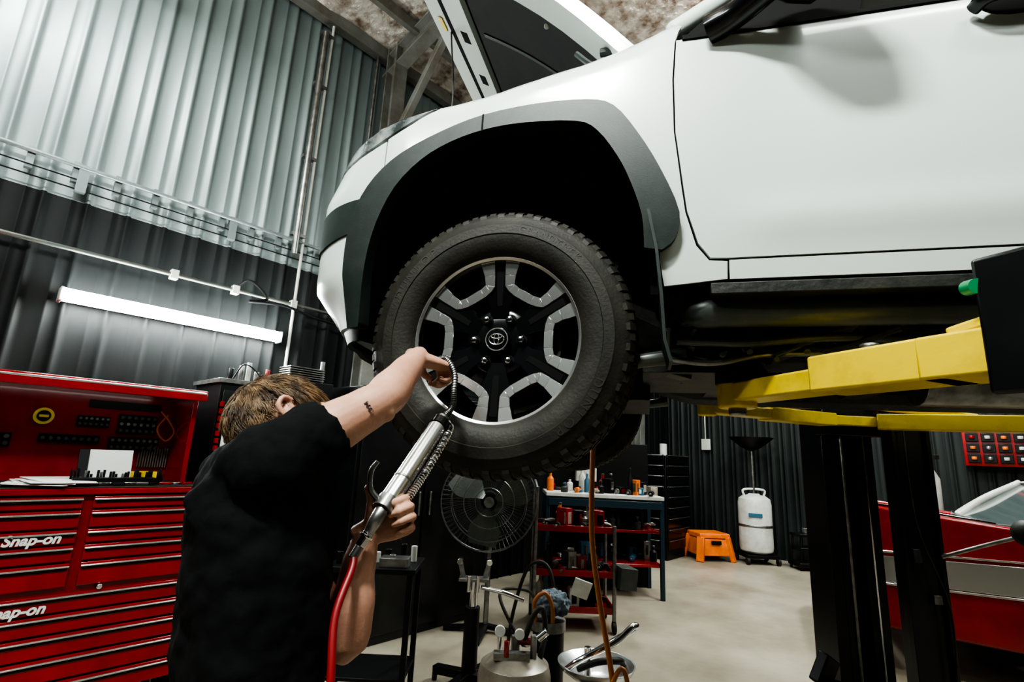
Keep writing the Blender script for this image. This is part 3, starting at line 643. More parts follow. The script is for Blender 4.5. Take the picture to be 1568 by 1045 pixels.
for s in(1,-1):
    an=V((-.45,1.0,0))+rt*.14*s-fw*.01
    bt.tube([an+V((0,0,.20)),an+V((0,0,.10)),an+V((0,0,.055))-fw*.01],[.055,.052,.05],blkmetal,n=18)
    bt.tube([an-fw*.06+V((0,0,.045)),an+V((0,0,.055)),an+fw*.09+V((0,0,.045)),an+fw*.17+V((0,0,.035)),an+fw*.20+V((0,0,.03))],[.036,.048,.046,.04,.022],blkmetal,n=18)
    bt.box(an+fw*.06+V((0,0,.01)),(.09,.28,.02),rubber,rot=(0,0,math.atan2(fw.y,fw.x)-pi/2))
bt.obj('boots',man)
# hair
hc=MB(); hc.M=MI
hc.sph(hp_(0,-.018,.026),(.0795,.0955,.097),scalpM,n=36,R=HR)
oo=hc.obj('hair_cap',man); bmm=bmesh.new(); bmm.from_mesh(oo.data)
HRi=HR.inverted()
def scalp(v):
    x,y,z=v
    if z<-.055: return False
    if abs(x)>.05 and -.035<y<.03 and z<.035: return False
    lim=.062 if z>.055 else (.062-(.055-z)*1.35)
    return y<lim
dl=[v for v in bmm.verts if not scalp(HRi@((v.co-MI.translation)-HC))]
bmesh.ops.delete(bmm,geom=dl,context='VERTS'); bmm.to_mesh(oo.data); bmm.free()
cu=D.curves.new('hair_strands','CURVE'); cu.dimensions='3D'; cu.bevel_depth=.0009; cu.bevel_resolution=0; cu.materials.append(hairM)
crown=V((0.01,-.055,.10))
def sdir(q,rs,sw0):
    nn=V((q.x/.08**2,(q.y+.018)/.0955**2,(q.z-.026)/.097**2)).normalized()
    fl=(q-crown); fl=(fl-nn*fl.dot(nn)); fl=fl.normalized() if fl.length>1e-4 else V((0,1,0))
    return nn,(fl+nn.cross(fl)*sw0+V((0,.25,0))*(1 if q.z>.07 else 0)).normalized()
cl_n=0
while cl_n<560:
    t=random.uniform(0,2*pi); z=random.uniform(-.65,1); q0=V((math.sqrt(1-z*z)*math.cos(t)*.080,math.sqrt(1-z*z)*math.sin(t)*.0955-.018,z*.097+.026))
    if not scalp(q0): continue
    cl_n+=1
    sw0=random.uniform(-.5,.6); Lh=random.uniform(.030,.054)*(1.05 if q0.z>.05 else .72); lift_=random.uniform(.10,.42)
    nn0,fl0=sdir(q0,0,sw0); tip=q0+(fl0+nn0*lift_*.45-nn0*.10*Lh/.04).normalized()*Lh
    for k2 in range(14):
        q=q0+V((random.gauss(0,.006),random.gauss(0,.006),random.gauss(0,.006))); q=q-nn0*(q-q0).dot(nn0)
        if not scalp(q): continue
        tp_=tip+(q-q0)*.35+V((random.gauss(0,.002),random.gauss(0,.002),random.gauss(0,.002)))
        mid=q.lerp(tp_,.45)+nn0*(.005+lift_*.009)
        sp=cu.splines.new('POLY'); sp.points.add(4)
        for k in range(5):
            u_=k/4; pnt=q*(1-u_)**2+mid*2*u_*(1-u_)+tp_*u_*u_
            w_=MI@(HC+HR@pnt); sp.points[k].co=(*w_,1); sp.points[k].radius=1-.2*k
ho=link(D.objects.new('hair_strands',cu)); ho.parent=man
# ================================================================= GREASE GUN
gg=empty('grease_gun',Matrix.Translation(gA)); GI=Matrix.Translation(-gA)
mb=MB(); mb.M=GI
mb.cyl(gA-gd*.01,gB,.0205,silver,n=32); mb.cyl(gB-gd*.006,gB+gd*.016,.0235,gloss,n=28); mb.cyl(gA-gd*.03,gA,.023,steel,n=28); mb.cyl(gB+gd*.016,gB+gd*.03,.014,steel,n=20)
mb.cyl(gA+gd*.05,gA+gd*.056,.0215,steel,n=28)
lo=V((-.268,1.085,1.335)); ldn=(lo-gA).normalized(); mb.tube([gA-gd*.02,gA-gd*.05,lo],[.016,.014,.011],steel,n=18); mb.cyl(lo,lo+ldn*.03,.012,chrome,n=6)
mb.cyl(lo+ldn*.03,lo+ldn*.055,.009,steel,n=16); mb.cyl(lo+ldn*.006,lo+ldn*.012,.014,chrome,n=16)
mb.tube([gA+V((-.022,-.01,.0)),gA+V((-.038,-.015,.02)),gA+V((-.040,-.015,.055)),gA+V((-.030,-.008,.075))],[.007,.006,.006,.005],steel,n=10)
mb.obj('body',gg,bevel=.0015)
mb=MB(); mb.M=GI
hs=[gB+gd*.03,gB+gd*.055+V((.01,.0,.01)),V((-.140,1.29,1.645)),V((-.145,1.31,1.700)),V((-.172,1.325,1.738)),V((-.200,1.33,1.728))]
mb.tube(hs,.0070,steel,n=14,k=10)
side=gd.cross(V((0,1,0))).normalized()
if side.x<0: side=-side
P5=catmull([gA+side*.031+gd*.01,gA+side*.034+gd*.10,gB+side*.030,gB+side*.012+gd*.025],30)
sp=[]; nx_=gd.cross(side)
for i in range(520):
    f_=i/519*(len(P5)-1); j=min(int(f_),len(P5)-2); q=P5[j].lerp(P5[j+1],f_-j); a_=i*2*pi/12
    sp.append(q+(side*math.cos(a_)+nx_*math.sin(a_))*.0075)
mb.tube(sp,.0018,chrome,n=5,k=1); mb.tube(P5,.006,steel,n=8,k=1)
hs2=catmull(hs,40); sp=[]
for i in range(500):
    f_=i/499*(len(hs2)-1); j=min(int(f_),len(hs2)-2); q=hs2[j].lerp(hs2[j+1],f_-j); a_=i*2*pi/12; dd=(hs2[j+1]-hs2[j]).normalized(); x_=(V((0,1,0))-dd*dd.y).normalized(); y_=dd.cross(x_)
    sp.append(q+(x_*math.cos(a_)+y_*math.sin(a_))*.0074)
mb.tube(sp,.0013,under,n=5,k=1)
mb.obj('flexible_hose',gg)
mb=MB(); mb.M=GI; l2=lo+ldn*.05
mb.tube([l2,V((-.285,1.050,1.27)),V((-.292,1.0,1.20)),V((-.275,.96,1.10)),V((-.268,.93,.95)),V((-.262,.88,.7)),V((-.25,.78,.3)),V((-.34,.7,.02)),V((-.6,.5,.015)),V((-1.4,.6,.015)),V((-2.2,1.4,.015))],.0072,redhose,n=14,k=10)
mb.obj('air_hose',gg)
# ================================================================= TOOL CHEST (room frame)
tc=empty('tool_chest',RM@Matrix.Translation((0,3.7,0)))
mb=MB(); chX0,chX1=-1.6,1.28
mb.box(((chX0+chX1)/2,.35,.66),(chX1-chX0,.68,1.04),red); mb.box(((chX0+chX1)/2,.33,1.195),(chX1-chX0+.02,.72,.03),red)
mb.box(((chX0+chX1)/2,.30,1.213),(chX1-chX0-.06,.6,.006),rubber)
for x in(chX0+.15,-.2,chX1-.15): mb.cyl((x-.02,.1,.07),(x+.02,.1,.07),.07,rubber); mb.box((x,.1,.12),(.06,.08,.06),steel); mb.cyl((x-.02,.6,.07),(x+.02,.6,.07),.07,rubber)
mb.obj('cabinet',tc,bevel=.008)
mb=MB()
def drawer(x0,x1,z0,z1):
    mb.box(((x0+x1)/2,.0,(z0+z1)/2),(x1-x0-.015,.03,z1-z0-.012),red); mb.beam((x0+.008,-.020,z1-.022),(x1-.008,-.020,z1-.022),.018,.010,silver); mb.box(((x0+x1)/2,-.018,z1-.034),(x1-x0-.03,.012,.012),dark)
zs=[1.175,1.10,1.0,.92,.83,.70]
for a_,b_ in zip(zs,zs[1:]):
    drawer(-1.55,-.42,b_,a_); drawer(-.40,.66,b_,a_); drawer(.69,1.26,b_,a_)
zs=[.68,.58,.48,.37,.25,.14]
for a_,b_ in zip(zs,zs[1:]): drawer(-1.55,-.42,b_,a_); drawer(-.40,1.26,b_,a_)
mb.cyl((.80,-.03,.69),(.80,0,.69),.014,chrome); mb.obj('drawers',tc,bevel=.004)
fX=lambda x,z:frame((x,-.018,z),V((1,0,0)),V((0,0,1)),V((0,-1,0)))
for x,z,s in((.475,.955,.070),(.475,.615,.070),(-1.0,.955,.058)):
    o=text('chest_badge','Snap-on',s,fX(x,z)@Matrix.Translation((0,0,.004)),paper,tc,ext=.002); o.data.shear=.25; o.data.offset=.0022
mb=MB(); hx0,hx1=-1.6,1.2
mb.box(((hx0+hx1)/2,.60,1.51),(hx1-hx0,.02,.6),red); mb.box((hx1-.01,.42,1.5),(.03,.38,.58),red); mb.box((hx0,.42,1.5),(.03,.38,.58),red)
mb.box(((hx0+hx1)/2,.36,1.80),(hx1-hx0+.02,.52,.035),red); mb.box(((hx0+hx1)/2,.10,1.775),(hx1-hx0+.02,.02,.05),red)
mb.beam((hx0,.09,1.80),(hx1,.09,1.80),.01,.012,silver)
mb.obj('hutch',tc,bevel=.006)
mb=MB()
def sock(x,z,w_,h_,nx_,nz_):
    mb.box((x,.585,z),(w_,.02,h_),blkmetal)
    for i in range(nx_):
        for j in range(nz_): mb.cyl((x-w_/2+w_*(i+.5)/nx_,.56,z-h_/2+h_*(j+.5)/nz_),(x-w_/2+w_*(i+.5)/nx_,.58,z-h_/2+h_*(j+.5)/nz_),w_/nx_*.28,steel if j%2 else undergrey,n=10)
sock(.96,1.58,.22,.13,6,3);sock(.72,1.585,.17,.07,6,2);sock(.96,1.45,.28,.09,8,2);sock(.62,1.47,.30,.05,8,1);sock(.1,1.6,.3,.12,7,3);sock(.2,1.45,.3,.08,7,2)
mb.box((.88,.585,1.70),(.40,.02,.05),blkmetal)
mb.lathe([(.05,0),(.05,.015),(.038,.018)],yellow,c=(.47,.575,1.60),R=Matrix.Rotation(pi/2,3,'X'),n=32); mb.cyl((.47,.553,1.60),(.47,.558,1.60),.034,blkmetal); mb.box((.47,.551,1.60),(.045,.002,.015),yellow)
mb.tube([(1.08,.56,1.68),(1.12,.5,1.62),(1.17,.52,1.54),(1.12,.5,1.48),(1.07,.54,1.56),(1.12,.53,1.66)],.006,orange,n=6)
for i in range(12): mb.cyl((1.0+.015*i,.57,1.3),(1.0+.015*i,.57,1.40+random.random()*.05),.005,steel,n=6)
mb.obj('socket_rails',tc)
mb=MB(); hutchL=mat('hutch_strip',(1,1,1),.4,emit=(1,1,.97),estr=6); mb.box((.6,.30,1.780),(1.0,.04,.012),plastw); mb.box((.6,.30,1.772),(.96,.025,.006),hutchL); mb.obj('hutch_light',tc)
mb=MB()
mb.box((.78,.30,1.325),(.26,.01,.18),paper,rot=(-.25,0,0)); mb.box((.665,.29,1.325),(.05,.012,.18),blkmetal,rot=(-.25,0,0))
for i in range(5): mb.box((.45+.03*i,.10+.04*(i%3),1.225+.006*i),(.30,.22,.004),paper,rot=(.03*i-.05,.02,.2*i-.4))
mb.box((.98,.3,1.26),(.14,.12,.05),yellow,rot=(0,0,.3)); mb.box((.80,.12,1.24),(.4,.08,.04),blkmetal)
for i in range(24): mb.cyl((.60+.02*i,.14+.03*(i%3),1.22),(.60+.02*i,.14+.03*(i%3),1.27+.04*random.random()),.007,random.choice((steel,blkmetal,blkmetal)),n=8)
for i in range(16): mb.beam((.3+.06*i,.02+random.random()*.06,1.228),(.36+.06*i,.05+random.random()*.1,1.228),.012,.014,random.choice((steel,chrome,red,blkmetal)))
mb.obj('bench_clutter',tc,bevel=.002)
mb=MB(); mb.box((1.52,4.14,.95),(.42,.5,1.9),blkmetal); mb.box((1.52,3.885,1.25),(.38,.02,1.2),gloss); mb.box((1.46,3.87,1.55),(.2,.004,.28),paper); mb.box((1.42,3.866,1.62),(.10,.003,.06),bluebright); mb.box((1.52,4.14,1.915),(.46,.54,.03),steel)
for i in range(8): mb.box((1.33,3.87,1.75-.05*i),(.02,.03,.035),red)
mb.cyl((1.66,3.87,1.2),(1.66,3.85,1.2),.012,chrome)
for i,x in enumerate((1.4,1.47,1.52,1.58,1.66)): mb.cyl((x,4.0,1.93),(x,4.0,2.02+.03*(i%3)),.018,(blkmetal,steel,plastw,steel,red)[i],n=10)
mb.tube([(1.4,3.95,1.94),(1.45,3.92,2.05),(1.55,3.95,2.02),(1.62,3.95,1.94)],.006,blkmetal,n=6)
mb.obj('side_locker',M=RM,bevel=.005)
mb=MB(); mb.box((1.98,4.2,1.0),(.42,.5,2.0),blkmetal); 
for z in(1.7,1.4,1.1,.8,.5): mb.box((1.98,3.94,z),(.38,.02,.27),gloss); mb.beam((1.82,3.925,z+.1),(2.14,3.925,z+.1),.015,.015,steel)
for k in range(6): mb.box((1.98,4.1,2.02+k*.018),(.30,.2,.010),steel)
mb.cyl((2.15,4.1,2.0),(2.15,4.1,2.2),.02,steel)
mb.obj('drawer_cabinet',M=RM,bevel=.005)
mb=MB(); mb.box((3.0,4.12,1.0),(1.40,.9,2.0),postblk)
for x in(2.66,3.34): mb.box((x,3.66,1.02),(.66,.02,1.9),postblk); mb.cyl((x+(.28 if x<3 else -.28),3.63,.95),(x+(.28 if x<3 else -.28),3.63,1.15),.01,steel)
mb.obj('tall_storage_cabinet',M=RM,bevel=.006)
mb=MB(); mb.box((-.72,3.2,.84),(.5,.36,.03),blkmetal)
for x in(-.94,-.50):
    for y in(3.05,3.35): mb.box((x,y,.42),(.03,.03,.84),blkmetal)
mb.box((-.72,3.2,.3),(.46,.34,.02),blkmetal)
for i in range(9): mb.cyl((-.92+.05*i,3.12+.06*(i%3),.855),(-.92+.05*i,3.12+.06*(i%3),.91+.12*random.random()),.018,random.choice((steel,bluebright,plastw,blkmetal,blkmetal)),n=12)
mb.box((-.60,3.1,.88),(.16,.10,.05),steel); mb.cyl((-.74,3.1,.70),(-.74,3.1,.82),.05,bluebright)
mb.tube([(-.80,3.15,.86),(-.80,3.15,1.2),(-.78,3.14,1.28)],.008,chrome,n=8)
mb.obj('small_tool_stand',bevel=.003)
# ================================================================= PEDESTAL FAN
mb=MB(); fx,fy=-.115,4.85; fc=V((fx-.02,fy-.12,1.09))
fd=(V((0,0,1.4))-fc); fd.z=-.1; fd.normalize(); fx_=V((0,0,1)).cross(fd).normalized(); fy_=fd.cross(fx_)
mb.cyl((fx,fy,.02),(fx,fy,.95),.022,steel); mb.cyl((fx,fy,.6),(fx,fy,1.0),.017,chrome)
for a_ in(-20,-100,-180): mb.beam((fx,fy,.05),(fx+.36*math.cos(math.radians(a_)),fy+.36*math.sin(math.radians(a_)),.02),.06,.03,blkmetal)
mb.cyl(fc-fd*.18,fc-fd*.02,.075,blkmetal); mb.beam((fx,fy,.95),fc-fd*.1,.05,.05,blkmetal)
def ringp(r_,o_): return [fc+fd*o_+(fx_*math.cos(t)+fy_*math.sin(t))*r_ for t in [2*pi*i/48 for i in range(49)]]
for r_,o_ in((.42,0),(.42,.05),(.33,.085),(.22,.1),(.12,.11),(.33,-.07)): mb.tube(ringp(r_,o_),.0038,steel,n=6,k=1)
for i in range(64):
    a_=2*pi*i/64; e_=fx_*math.cos(a_)+fy_*math.sin(a_)
    mb.tube([fc+fd*.112+e_*.07,fc+fd*.1+e_*.22,fc+fd*.08+e_*.35,fc+fd*.05+e_*.42,fc+e_*.42,fc-fd*.07+e_*.33,fc-fd*.09+e_*.1],.0013,undergrey,n=4,k=1)
mb.cyl(fc+fd*.108,fc+fd*.118,.045,steel)
for k in range(3):
    a_=2*pi*k/3+.4; vs=[]
    for j in range(7):
        rr_=.06+.33*j/6; ww=.30+.25*math.sin(j/6*pi)
        for s in(-1,1): ang_=a_+s*ww; vs.append(fc+(fx_*math.cos(ang_)+fy_*math.sin(ang_))*rr_+fd*(.02+s*.035))
    mb.add(vs,[(2*j,2*j+1,2*j+3,2*j+2) for j in range(6)],undergrey)
mb.obj('pedestal_fan')
# ================================================================= RED TROLLEY
def clut(mb,x0,x1,y0,y1,z,n,hmax=.2):
    ms=(steel,blkmetal,bluebright,plastw,red,under,orange,steel,rubber,beige,blkmetal,under,under,blkmetal)
    for i in range(n):
        x=x0+(x1-x0)*(i+.5)/n+random.uniform(-.01,.01); y=random.uniform(y0,y1); m=random.choice(ms); h=random.uniform(.05,hmax); k=random.random(); r_=random.uniform(.025,.045)
        if k<.32:
            mb.lathe([(r_,z),(r_,z+h*.65),(r_*.4,z+h*.8),(r_*.4,z+h)],m,c=(x,y,0),n=16); mb.cyl((x,y,z+h),(x,y,z+h+.02),r_*.45,random.choice(ms),n=12)
        elif k<.65: mb.box((x,y,z+h*.35),(.09,.12,h*.7),m,rot=(0,0,random.random())); mb.box((x,y,z+h*.36),(.07,.125,h*.4),random.choice(ms),rot=(0,0,random.random()))
        elif k<.85: mb.cyl((x,y-.08,z+.03),(x+.06,y+.08,z+.03),.03,m,n=14); mb.cyl((x-.02,y-.12,z+.03),(x,y-.08,z+.03),.012,steel,n=8)
        else: mb.tube([(x-.06,y,z+.01),(x,y-.05,z+.05),(x+.06,y,z+.03),(x,y+.05,z+.02),(x-.05,y-.02,z+.04)],.012,m,n=8)
mb=MB(); tx0,tx1,ty0,ty1=.30,1.02,4.95,5.4
for z in(.16,.46,.84): mb.box(((tx0+tx1)/2,(ty0+ty1)/2,z),(tx1-tx0,ty1-ty0,.012),red); mb.box(((tx0+tx1)/2,ty0,z+.02),(tx1-tx0,.012,.055),red); mb.box(((tx0+tx1)/2,ty1,z+.02),(tx1-tx0,.012,.055),red); mb.box((tx0,(ty0+ty1)/2,z+.02),(.012,ty1-ty0,.055),red); mb.box((tx1,(ty0+ty1)/2,z+.02),(.012,ty1-ty0,.055),red)
for x in(tx0,tx1):
    for y in(ty0,ty1): mb.cyl((x,y,.10),(x,y,1.22 if x==tx0 else .9),.018,steel,n=12); mb.cyl((x-.015,y,.05),(x+.015,y,.05),.05,rubber)
mb.tube([(tx0,ty0,1.2),(tx0-.01,(ty0+ty1)/2,1.26),(tx0,ty1,1.2)],.016,steel)
for z,n in((.17,14),(.47,20),(.85,20)): clut(mb,.34,.98,5.02,5.32,z,n,.27)
mb.box((1.12,5.0,.46),(.16,.22,.18),undergrey,rot=(0,.1,.2)); mb.box((.72,4.93,.36),(.16,.02,.16),plastw,rot=(.3,.3,0))
mb.obj('tool_trolley',bevel=.002)
mb=MB(); mb.box((1.15,6.4,1.08),(1.35,.62,.04),plastw); mb.box((1.15,6.4,.35),(1.3,.55,.03),red); mb.box((1.15,6.4,.7),(1.3,.4,.03),red)
for x in(.5,1.8):
    for y in(6.12,6.68): mb.box((x,y,.54),(.045,.045,1.08),bluem)
mb.box((1.15,6.1,1.0),(1.3,.03,.08),bluem); mb.box((1.15,6.69,.5),(1.3,.02,1.0),blkmetal); mb.box((1.15,6.69,1.4),(1.3,.02,.6),blkmetal)
for z,n,h in((1.10,26,.32),(.37,18,.3),(.72,18,.3)): clut(mb,.52,1.8,6.18,6.58,z,n,h)
mb.box((1.0,6.6,1.30),(.25,.12,.16),plastw)
mb.obj('workbench',bevel=.004)
mb=MB(); mb.box((8.45,4.1,.8),(.9,.7,1.6),blkmetal)
for k in range(9):
    z=.15+.165*k; mb.box((8.45,3.745,z+.07),(.84,.02,.145),gloss); mb.beam((8.07,3.73,z+.13),(8.83,3.73,z+.13),.015,.012,steel); 
    mb.box((7.995,4.1,z+.07),(.02,.64,.145),gloss); mb.beam((7.98,3.8,z+.13),(7.98,4.4,z+.13),.012,.015,steel)
mb.cyl((8.45,4.0,1.6),(8.45,4.0,1.8),.06,plastw)
mb.obj('roller_cabinet',M=RM,bevel=.005)
def stool(M):
    mb=MB()
    mb.loft([[V((x*w,y*w*.85,z)) for x,y in((-1,-1),(1,-1),(1,1),(-1,1))] for z,w in((.36,.27),(.42,.27),(.44,.26))],orange)
    for s in(-1,1):
        for t in(-1,1):
            mb.beam((s*.30,t*.26,0),(s*.24,t*.20,.38),.12,.07,orange)
    mb.box((0,-.235,.22),(.5,.03,.26),orange,rot=(-.15,0,0)); mb.box((0,.235,.22),(.5,.03,.26),orange,rot=(.15,0,0))
    mb.box((-.27,0,.22),(.03,.42,.26),orange,rot=(0,.15,0)); mb.box((.27,0,.22),(.03,.42,.26),orange,rot=(0,-.15,0)); mb.box((0,-.262,.30),(.18,.02,.06),dark,rot=(-.15,0,0))
    mb.obj('step_stool',M=M,bevel=.015,seg=3)
stool(Matrix.Translation((3.34,8.80,0))@Matrix.Rotation(.15,4,'Z')@Matrix.Scale(.95,4))
mb=MB(); ox,oy=4.06,8.66
mb.lathe([(.20,.16),(.24,.19),(.25,.24),(.25,.90),(.235,.98),(.17,1.03),(.10,1.04),(.08,1.06)],plastw,c=(ox,oy,0),n=40)
mb.lathe([(.252,.55),(.258,.56),(.258,.58),(.252,.59)],steel,c=(ox,oy,0),n=40,close=True)
mb.box((ox-.10,oy-.235,.74),(.20,.02,.06),bluebright,rot=(0,0,-.42))
mb.tube([(ox-.16,oy,1.02),(ox-.16,oy,1.12),(ox+.16,oy,1.12),(ox+.16,oy,1.02)],.018,plastw,k=4)
mb.box((ox,oy,.12),(.50,.46,.05),blkmetal)
for a_,b_ in((-.24,-.2),(.24,-.2),(-.24,.2),(.24,.2)): mb.cyl((ox+a_-.02,oy+b_,.055),(ox+a_+.02,oy+b_,.055),.055,rubber)
mb.cyl((ox,oy,1.04),(ox,oy,1.78),.022,steel); mb.lathe([(.03,1.74),(.16,1.80),(.33,1.94),(.345,1.96),(.33,1.96),(.15,1.84),(.02,1.80)],blkmetal,c=(ox,oy,0),n=40)
mb.obj('waste_oil_drainer',bevel=.003)
mb=MB(); mb.box((4.70,8.30,.30),(.42,.3,.05),blkmetal); mb.box((4.70,8.30,.08),(.5,.34,.06),blkmetal)
for s in(-1,1):
    for t in(-1,1): mb.beam((4.70+.22*s,8.30+.14*t,0),(4.70+.18*s,8.30+.12*t,.5),.035,.035,blkmetal)
mb.box((4.70,8.30,.50),(.42,.3,.04),blkmetal); mb.cyl((4.66,8.30,.52),(4.66,8.30,.60),.05,steel); mb.obj('axle_stand_rack',bevel=.005)
mb=MB(); mb.box((9.74,1.35,1.83),(.03,.2,.15),plastw); mb.box((9.72,1.35,1.83),(.02,.06,.06),paper); mb.obj('wall_switch',M=RM,bevel=.004)
mb=MB(); mb.box((9.72,3.75,1.85),(.04,.16,.2),plastw); mb.cyl((9.70,3.75,1.95),(9.70,3.75,5),.012,plastw,n=8); mb.obj('power_outlet',M=RM,bevel=.004)
q=RM.inverted()@V((6.78,6.95,0)); mb=MB(); mb.box((9.62,q.y,1.95),(.2,1.0,.62),red)
for j in range(4):
    for i in range(6): mb.box((9.50,q.y-.40+.16*i,1.74+.14*j),(.04,.13,.11),blkmetal); mb.cyl((9.47,q.y-.40+.16*i,1.72+.14*j),(9.47,q.y-.40+.16*i,1.76+.14*j),.03,random.choice((silver,red,orange,plastw)),n=10)
mb.obj('parts_organiser',M=RM,bevel=.004)
mb=MB(); sx,sy=5.05,6.25; mb.lathe([(.08,.95),(.09,1.0),(.09,1.45),(.03,1.58),(.03,1.66)],plastw,c=(sx,sy,0),n=24); mb.box((sx,sy-.05,1.70),(.06,.16,.05),rubber); mb.box((sx,sy,.93),(.4,.3,.04),blkmetal); 
for s in(-1,1):
    for t in(-1,1): mb.box((sx+.17*s,sy+.12*t,.46),(.03,.03,.92),blkmetal)
mb.obj('sprayer_on_stand',bevel=.003)
# ================================================================= BOTTOM CENTRE
mb=MB(); jx,jy=-.18,3.72
mb.cyl((jx,jy,.05),(jx,jy,.50),.05,blkmetal); mb.cyl((jx,jy,.50),(jx,jy,.66),.03,chrome)
mb.box((jx,jy,.67),(.20,.10,.02),steel); 
for s in(-1,1): mb.beam((jx+.07*s,jy,.67),(jx+.10*s,jy,.78),.03,.03,steel); mb.cyl((jx+.10*s,jy-.03,.78),(jx+.10*s,jy+.03,.78),.02,chrome); mb.cyl((jx+.03*s,jy-.05,.60),(jx+.03*s,jy-.05,.70),.014,chrome)
mb.tube([(jx+.05,jy,.62),(jx+.2,jy-.03,.60),(jx+.34,jy-.04,.56)],.014,chrome)
for a_ in(60,150,240,330): 
    e_=V((math.cos(math.radians(a_)),math.sin(math.radians(a_)),0)); mb.beam(V((jx,jy,.09)),V((jx,jy,.07))+e_*.27,.06,.05,blkmetal); mb.cyl(V((jx,jy,.03))+e_*.27-V((.015,0,0)),V((jx,jy,.03))+e_*.27+V((.015,0,0)),.03,rubber,n=14)
mb.obj('transmission_jack',bevel=.002)
mb=MB(); kx,ky=.10,3.2
mb.lathe([(.16,.02),(.20,.06),(.205,.30),(.19,.36),(.12,.405),(.03,.42)],beige,c=(kx,ky,0),n=40)
mb.cyl((kx,ky,.40),(kx,ky,.50),.025,steel,n=6); mb.box((kx+.06,ky,.47),(.10,.03,.03),red); mb.cyl((kx-.09,ky,.36),(kx-.09,ky,.50),.012,chrome); mb.cyl((kx-.09,ky-.02,.52),(kx-.09,ky+.0,.52),.03,paper); mb.cyl((kx+.02,ky-.06,.52),(kx+.02,ky-.04,.52),.028,paper)
mb.cyl((kx+.1,ky-.05,.35),(kx+.1,ky-.05,.52),.018,steel); mb.cyl((kx+.12,ky-.08,.51),(kx+.17,ky-.08,.55),.02,chrome)
mb.box((kx-.02,ky-.08,.42),(.20,.05,.04),steel); mb.cyl((kx-.05,ky-.1,.42),(kx-.05,ky-.1,.50),.015,red,n=10)
mb.tube([(kx+.05,ky,.48),(kx+.10,ky-.02,.62),(kx+.15,ky,.64),(kx+.17,ky+.05,.5),(kx+.14,ky,.38),(kx+.12,ky,.2)],.016,rubber)
rag=mat('blue_rag',(.06,.09,.12),.8,0,(.16,.20,.22),25)
mb.obj('fluid_extractor_tank',bevel=.002)
mb=MB(); lx,ly=.55,3.15
mb.lathe([(.04,.30),(.10,.30),(.20,.37),(.215,.40),(.205,.40),(.10,.32),(.02,.315)],silver,c=(lx,ly,0),n=40)
mb.cyl((lx,ly,.03),(lx,ly,.30),.05,blkmetal); mb.lathe([(.19,0),(.19,.03),(.05,.05)],blkmetal,c=(lx,ly,0),n=32)
mb.tube([(lx-.18,ly-.08,.38),(lx-.10,ly-.12,.45),(lx+.08,ly-.10,.53),(lx+.19,ly-.05,.60),(lx+.22,ly,.58),(lx+.12,ly+.05,.50),(lx-.02,ly+.05,.42)],.017,chrome,n=12)
mb.tube([(lx-.1,ly,.36),(lx,ly-.06,.42),(lx+.12,ly-.03,.42),(lx+.16,ly+.05,.38)],.018,rubber); mb.cyl((lx-.05,ly-.02,.34),(lx-.05,ly-.02,.48),.02,chrome)
mb.obj('steel_drain_dish',bevel=.002)
mb=MB(); mb.cyl((.32,3.6,.0),(.32,3.6,.42),.10,blkmetal); mb.cyl((.32,3.6,.42),(.32,3.6,.48),.11,steel)
mb.tube([(.24,3.55,.46),(.22,3.5,.60),(.28,3.48,.66),(.33,3.5,.58),(.34,3.52,.45)],.013,orhose); drum=mb.obj('oil_drum')
mb=MB(); mb.sph((.34,3.6,.575),(.11,.09,.08),rag,n=30); o=mb.obj('rag',drum); tx2=D.textures.new('crumple','CLOUDS'); tx2.noise_scale=.05
sb=o.modifiers.new('s','SUBSURF'); sb.levels=2; sb.render_levels=2; dm=o.modifiers.new('d','DISPLACE'); dm.texture=tx2; dm.strength=.07
mb=MB(); mb.tube([(.46,2.75,1.75),(.45,2.75,1.45),(.455,2.76,1.1),(.50,2.78,.8),(.56,2.8,.5),(.60,2.85,.25),(.58,2.88,.03),(.4,2.85,.02),(.1,2.8,.02)],.014,orhose,n=12,k=8); mb.tube([(.60,2.85,.25),(.57,2.8,.42),(.62,2.78,.50),(.66,2.8,.3),(.66,2.85,.03)],.012,orhose,n=12); mb.obj('orange_air_hose')
mb=MB(); mb.tube([(.40,4.7,.03),(.30,4.4,.35),(.2,4.2,.50),(-.0,4.1,.50),(.1,4.0,.3),(.3,4.0,.03)],.012,rubber,n=10); mb.tube([(.06,4.05,.03),(.1,4.0,.4),(.2,3.95,.72),(.34,3.9,.72),(.40,3.85,.4),(.42,3.85,.03)],.013,rubber,n=10); mb.obj('black_hose')
mb=MB(); mb.lathe([(.10,.0),(.12,.02),(.14,.28),(.15,.29),(.15,.31),(.135,.31),(.12,.03)],bluebright,c=(2.50,2.95,0),n=32); mb.tube([(2.37,2.95,.28),(2.40,2.85,.38),(2.58,2.85,.38),(2.63,2.95,.28)],.005,steel,n=6); mb.obj('blue_bucket')
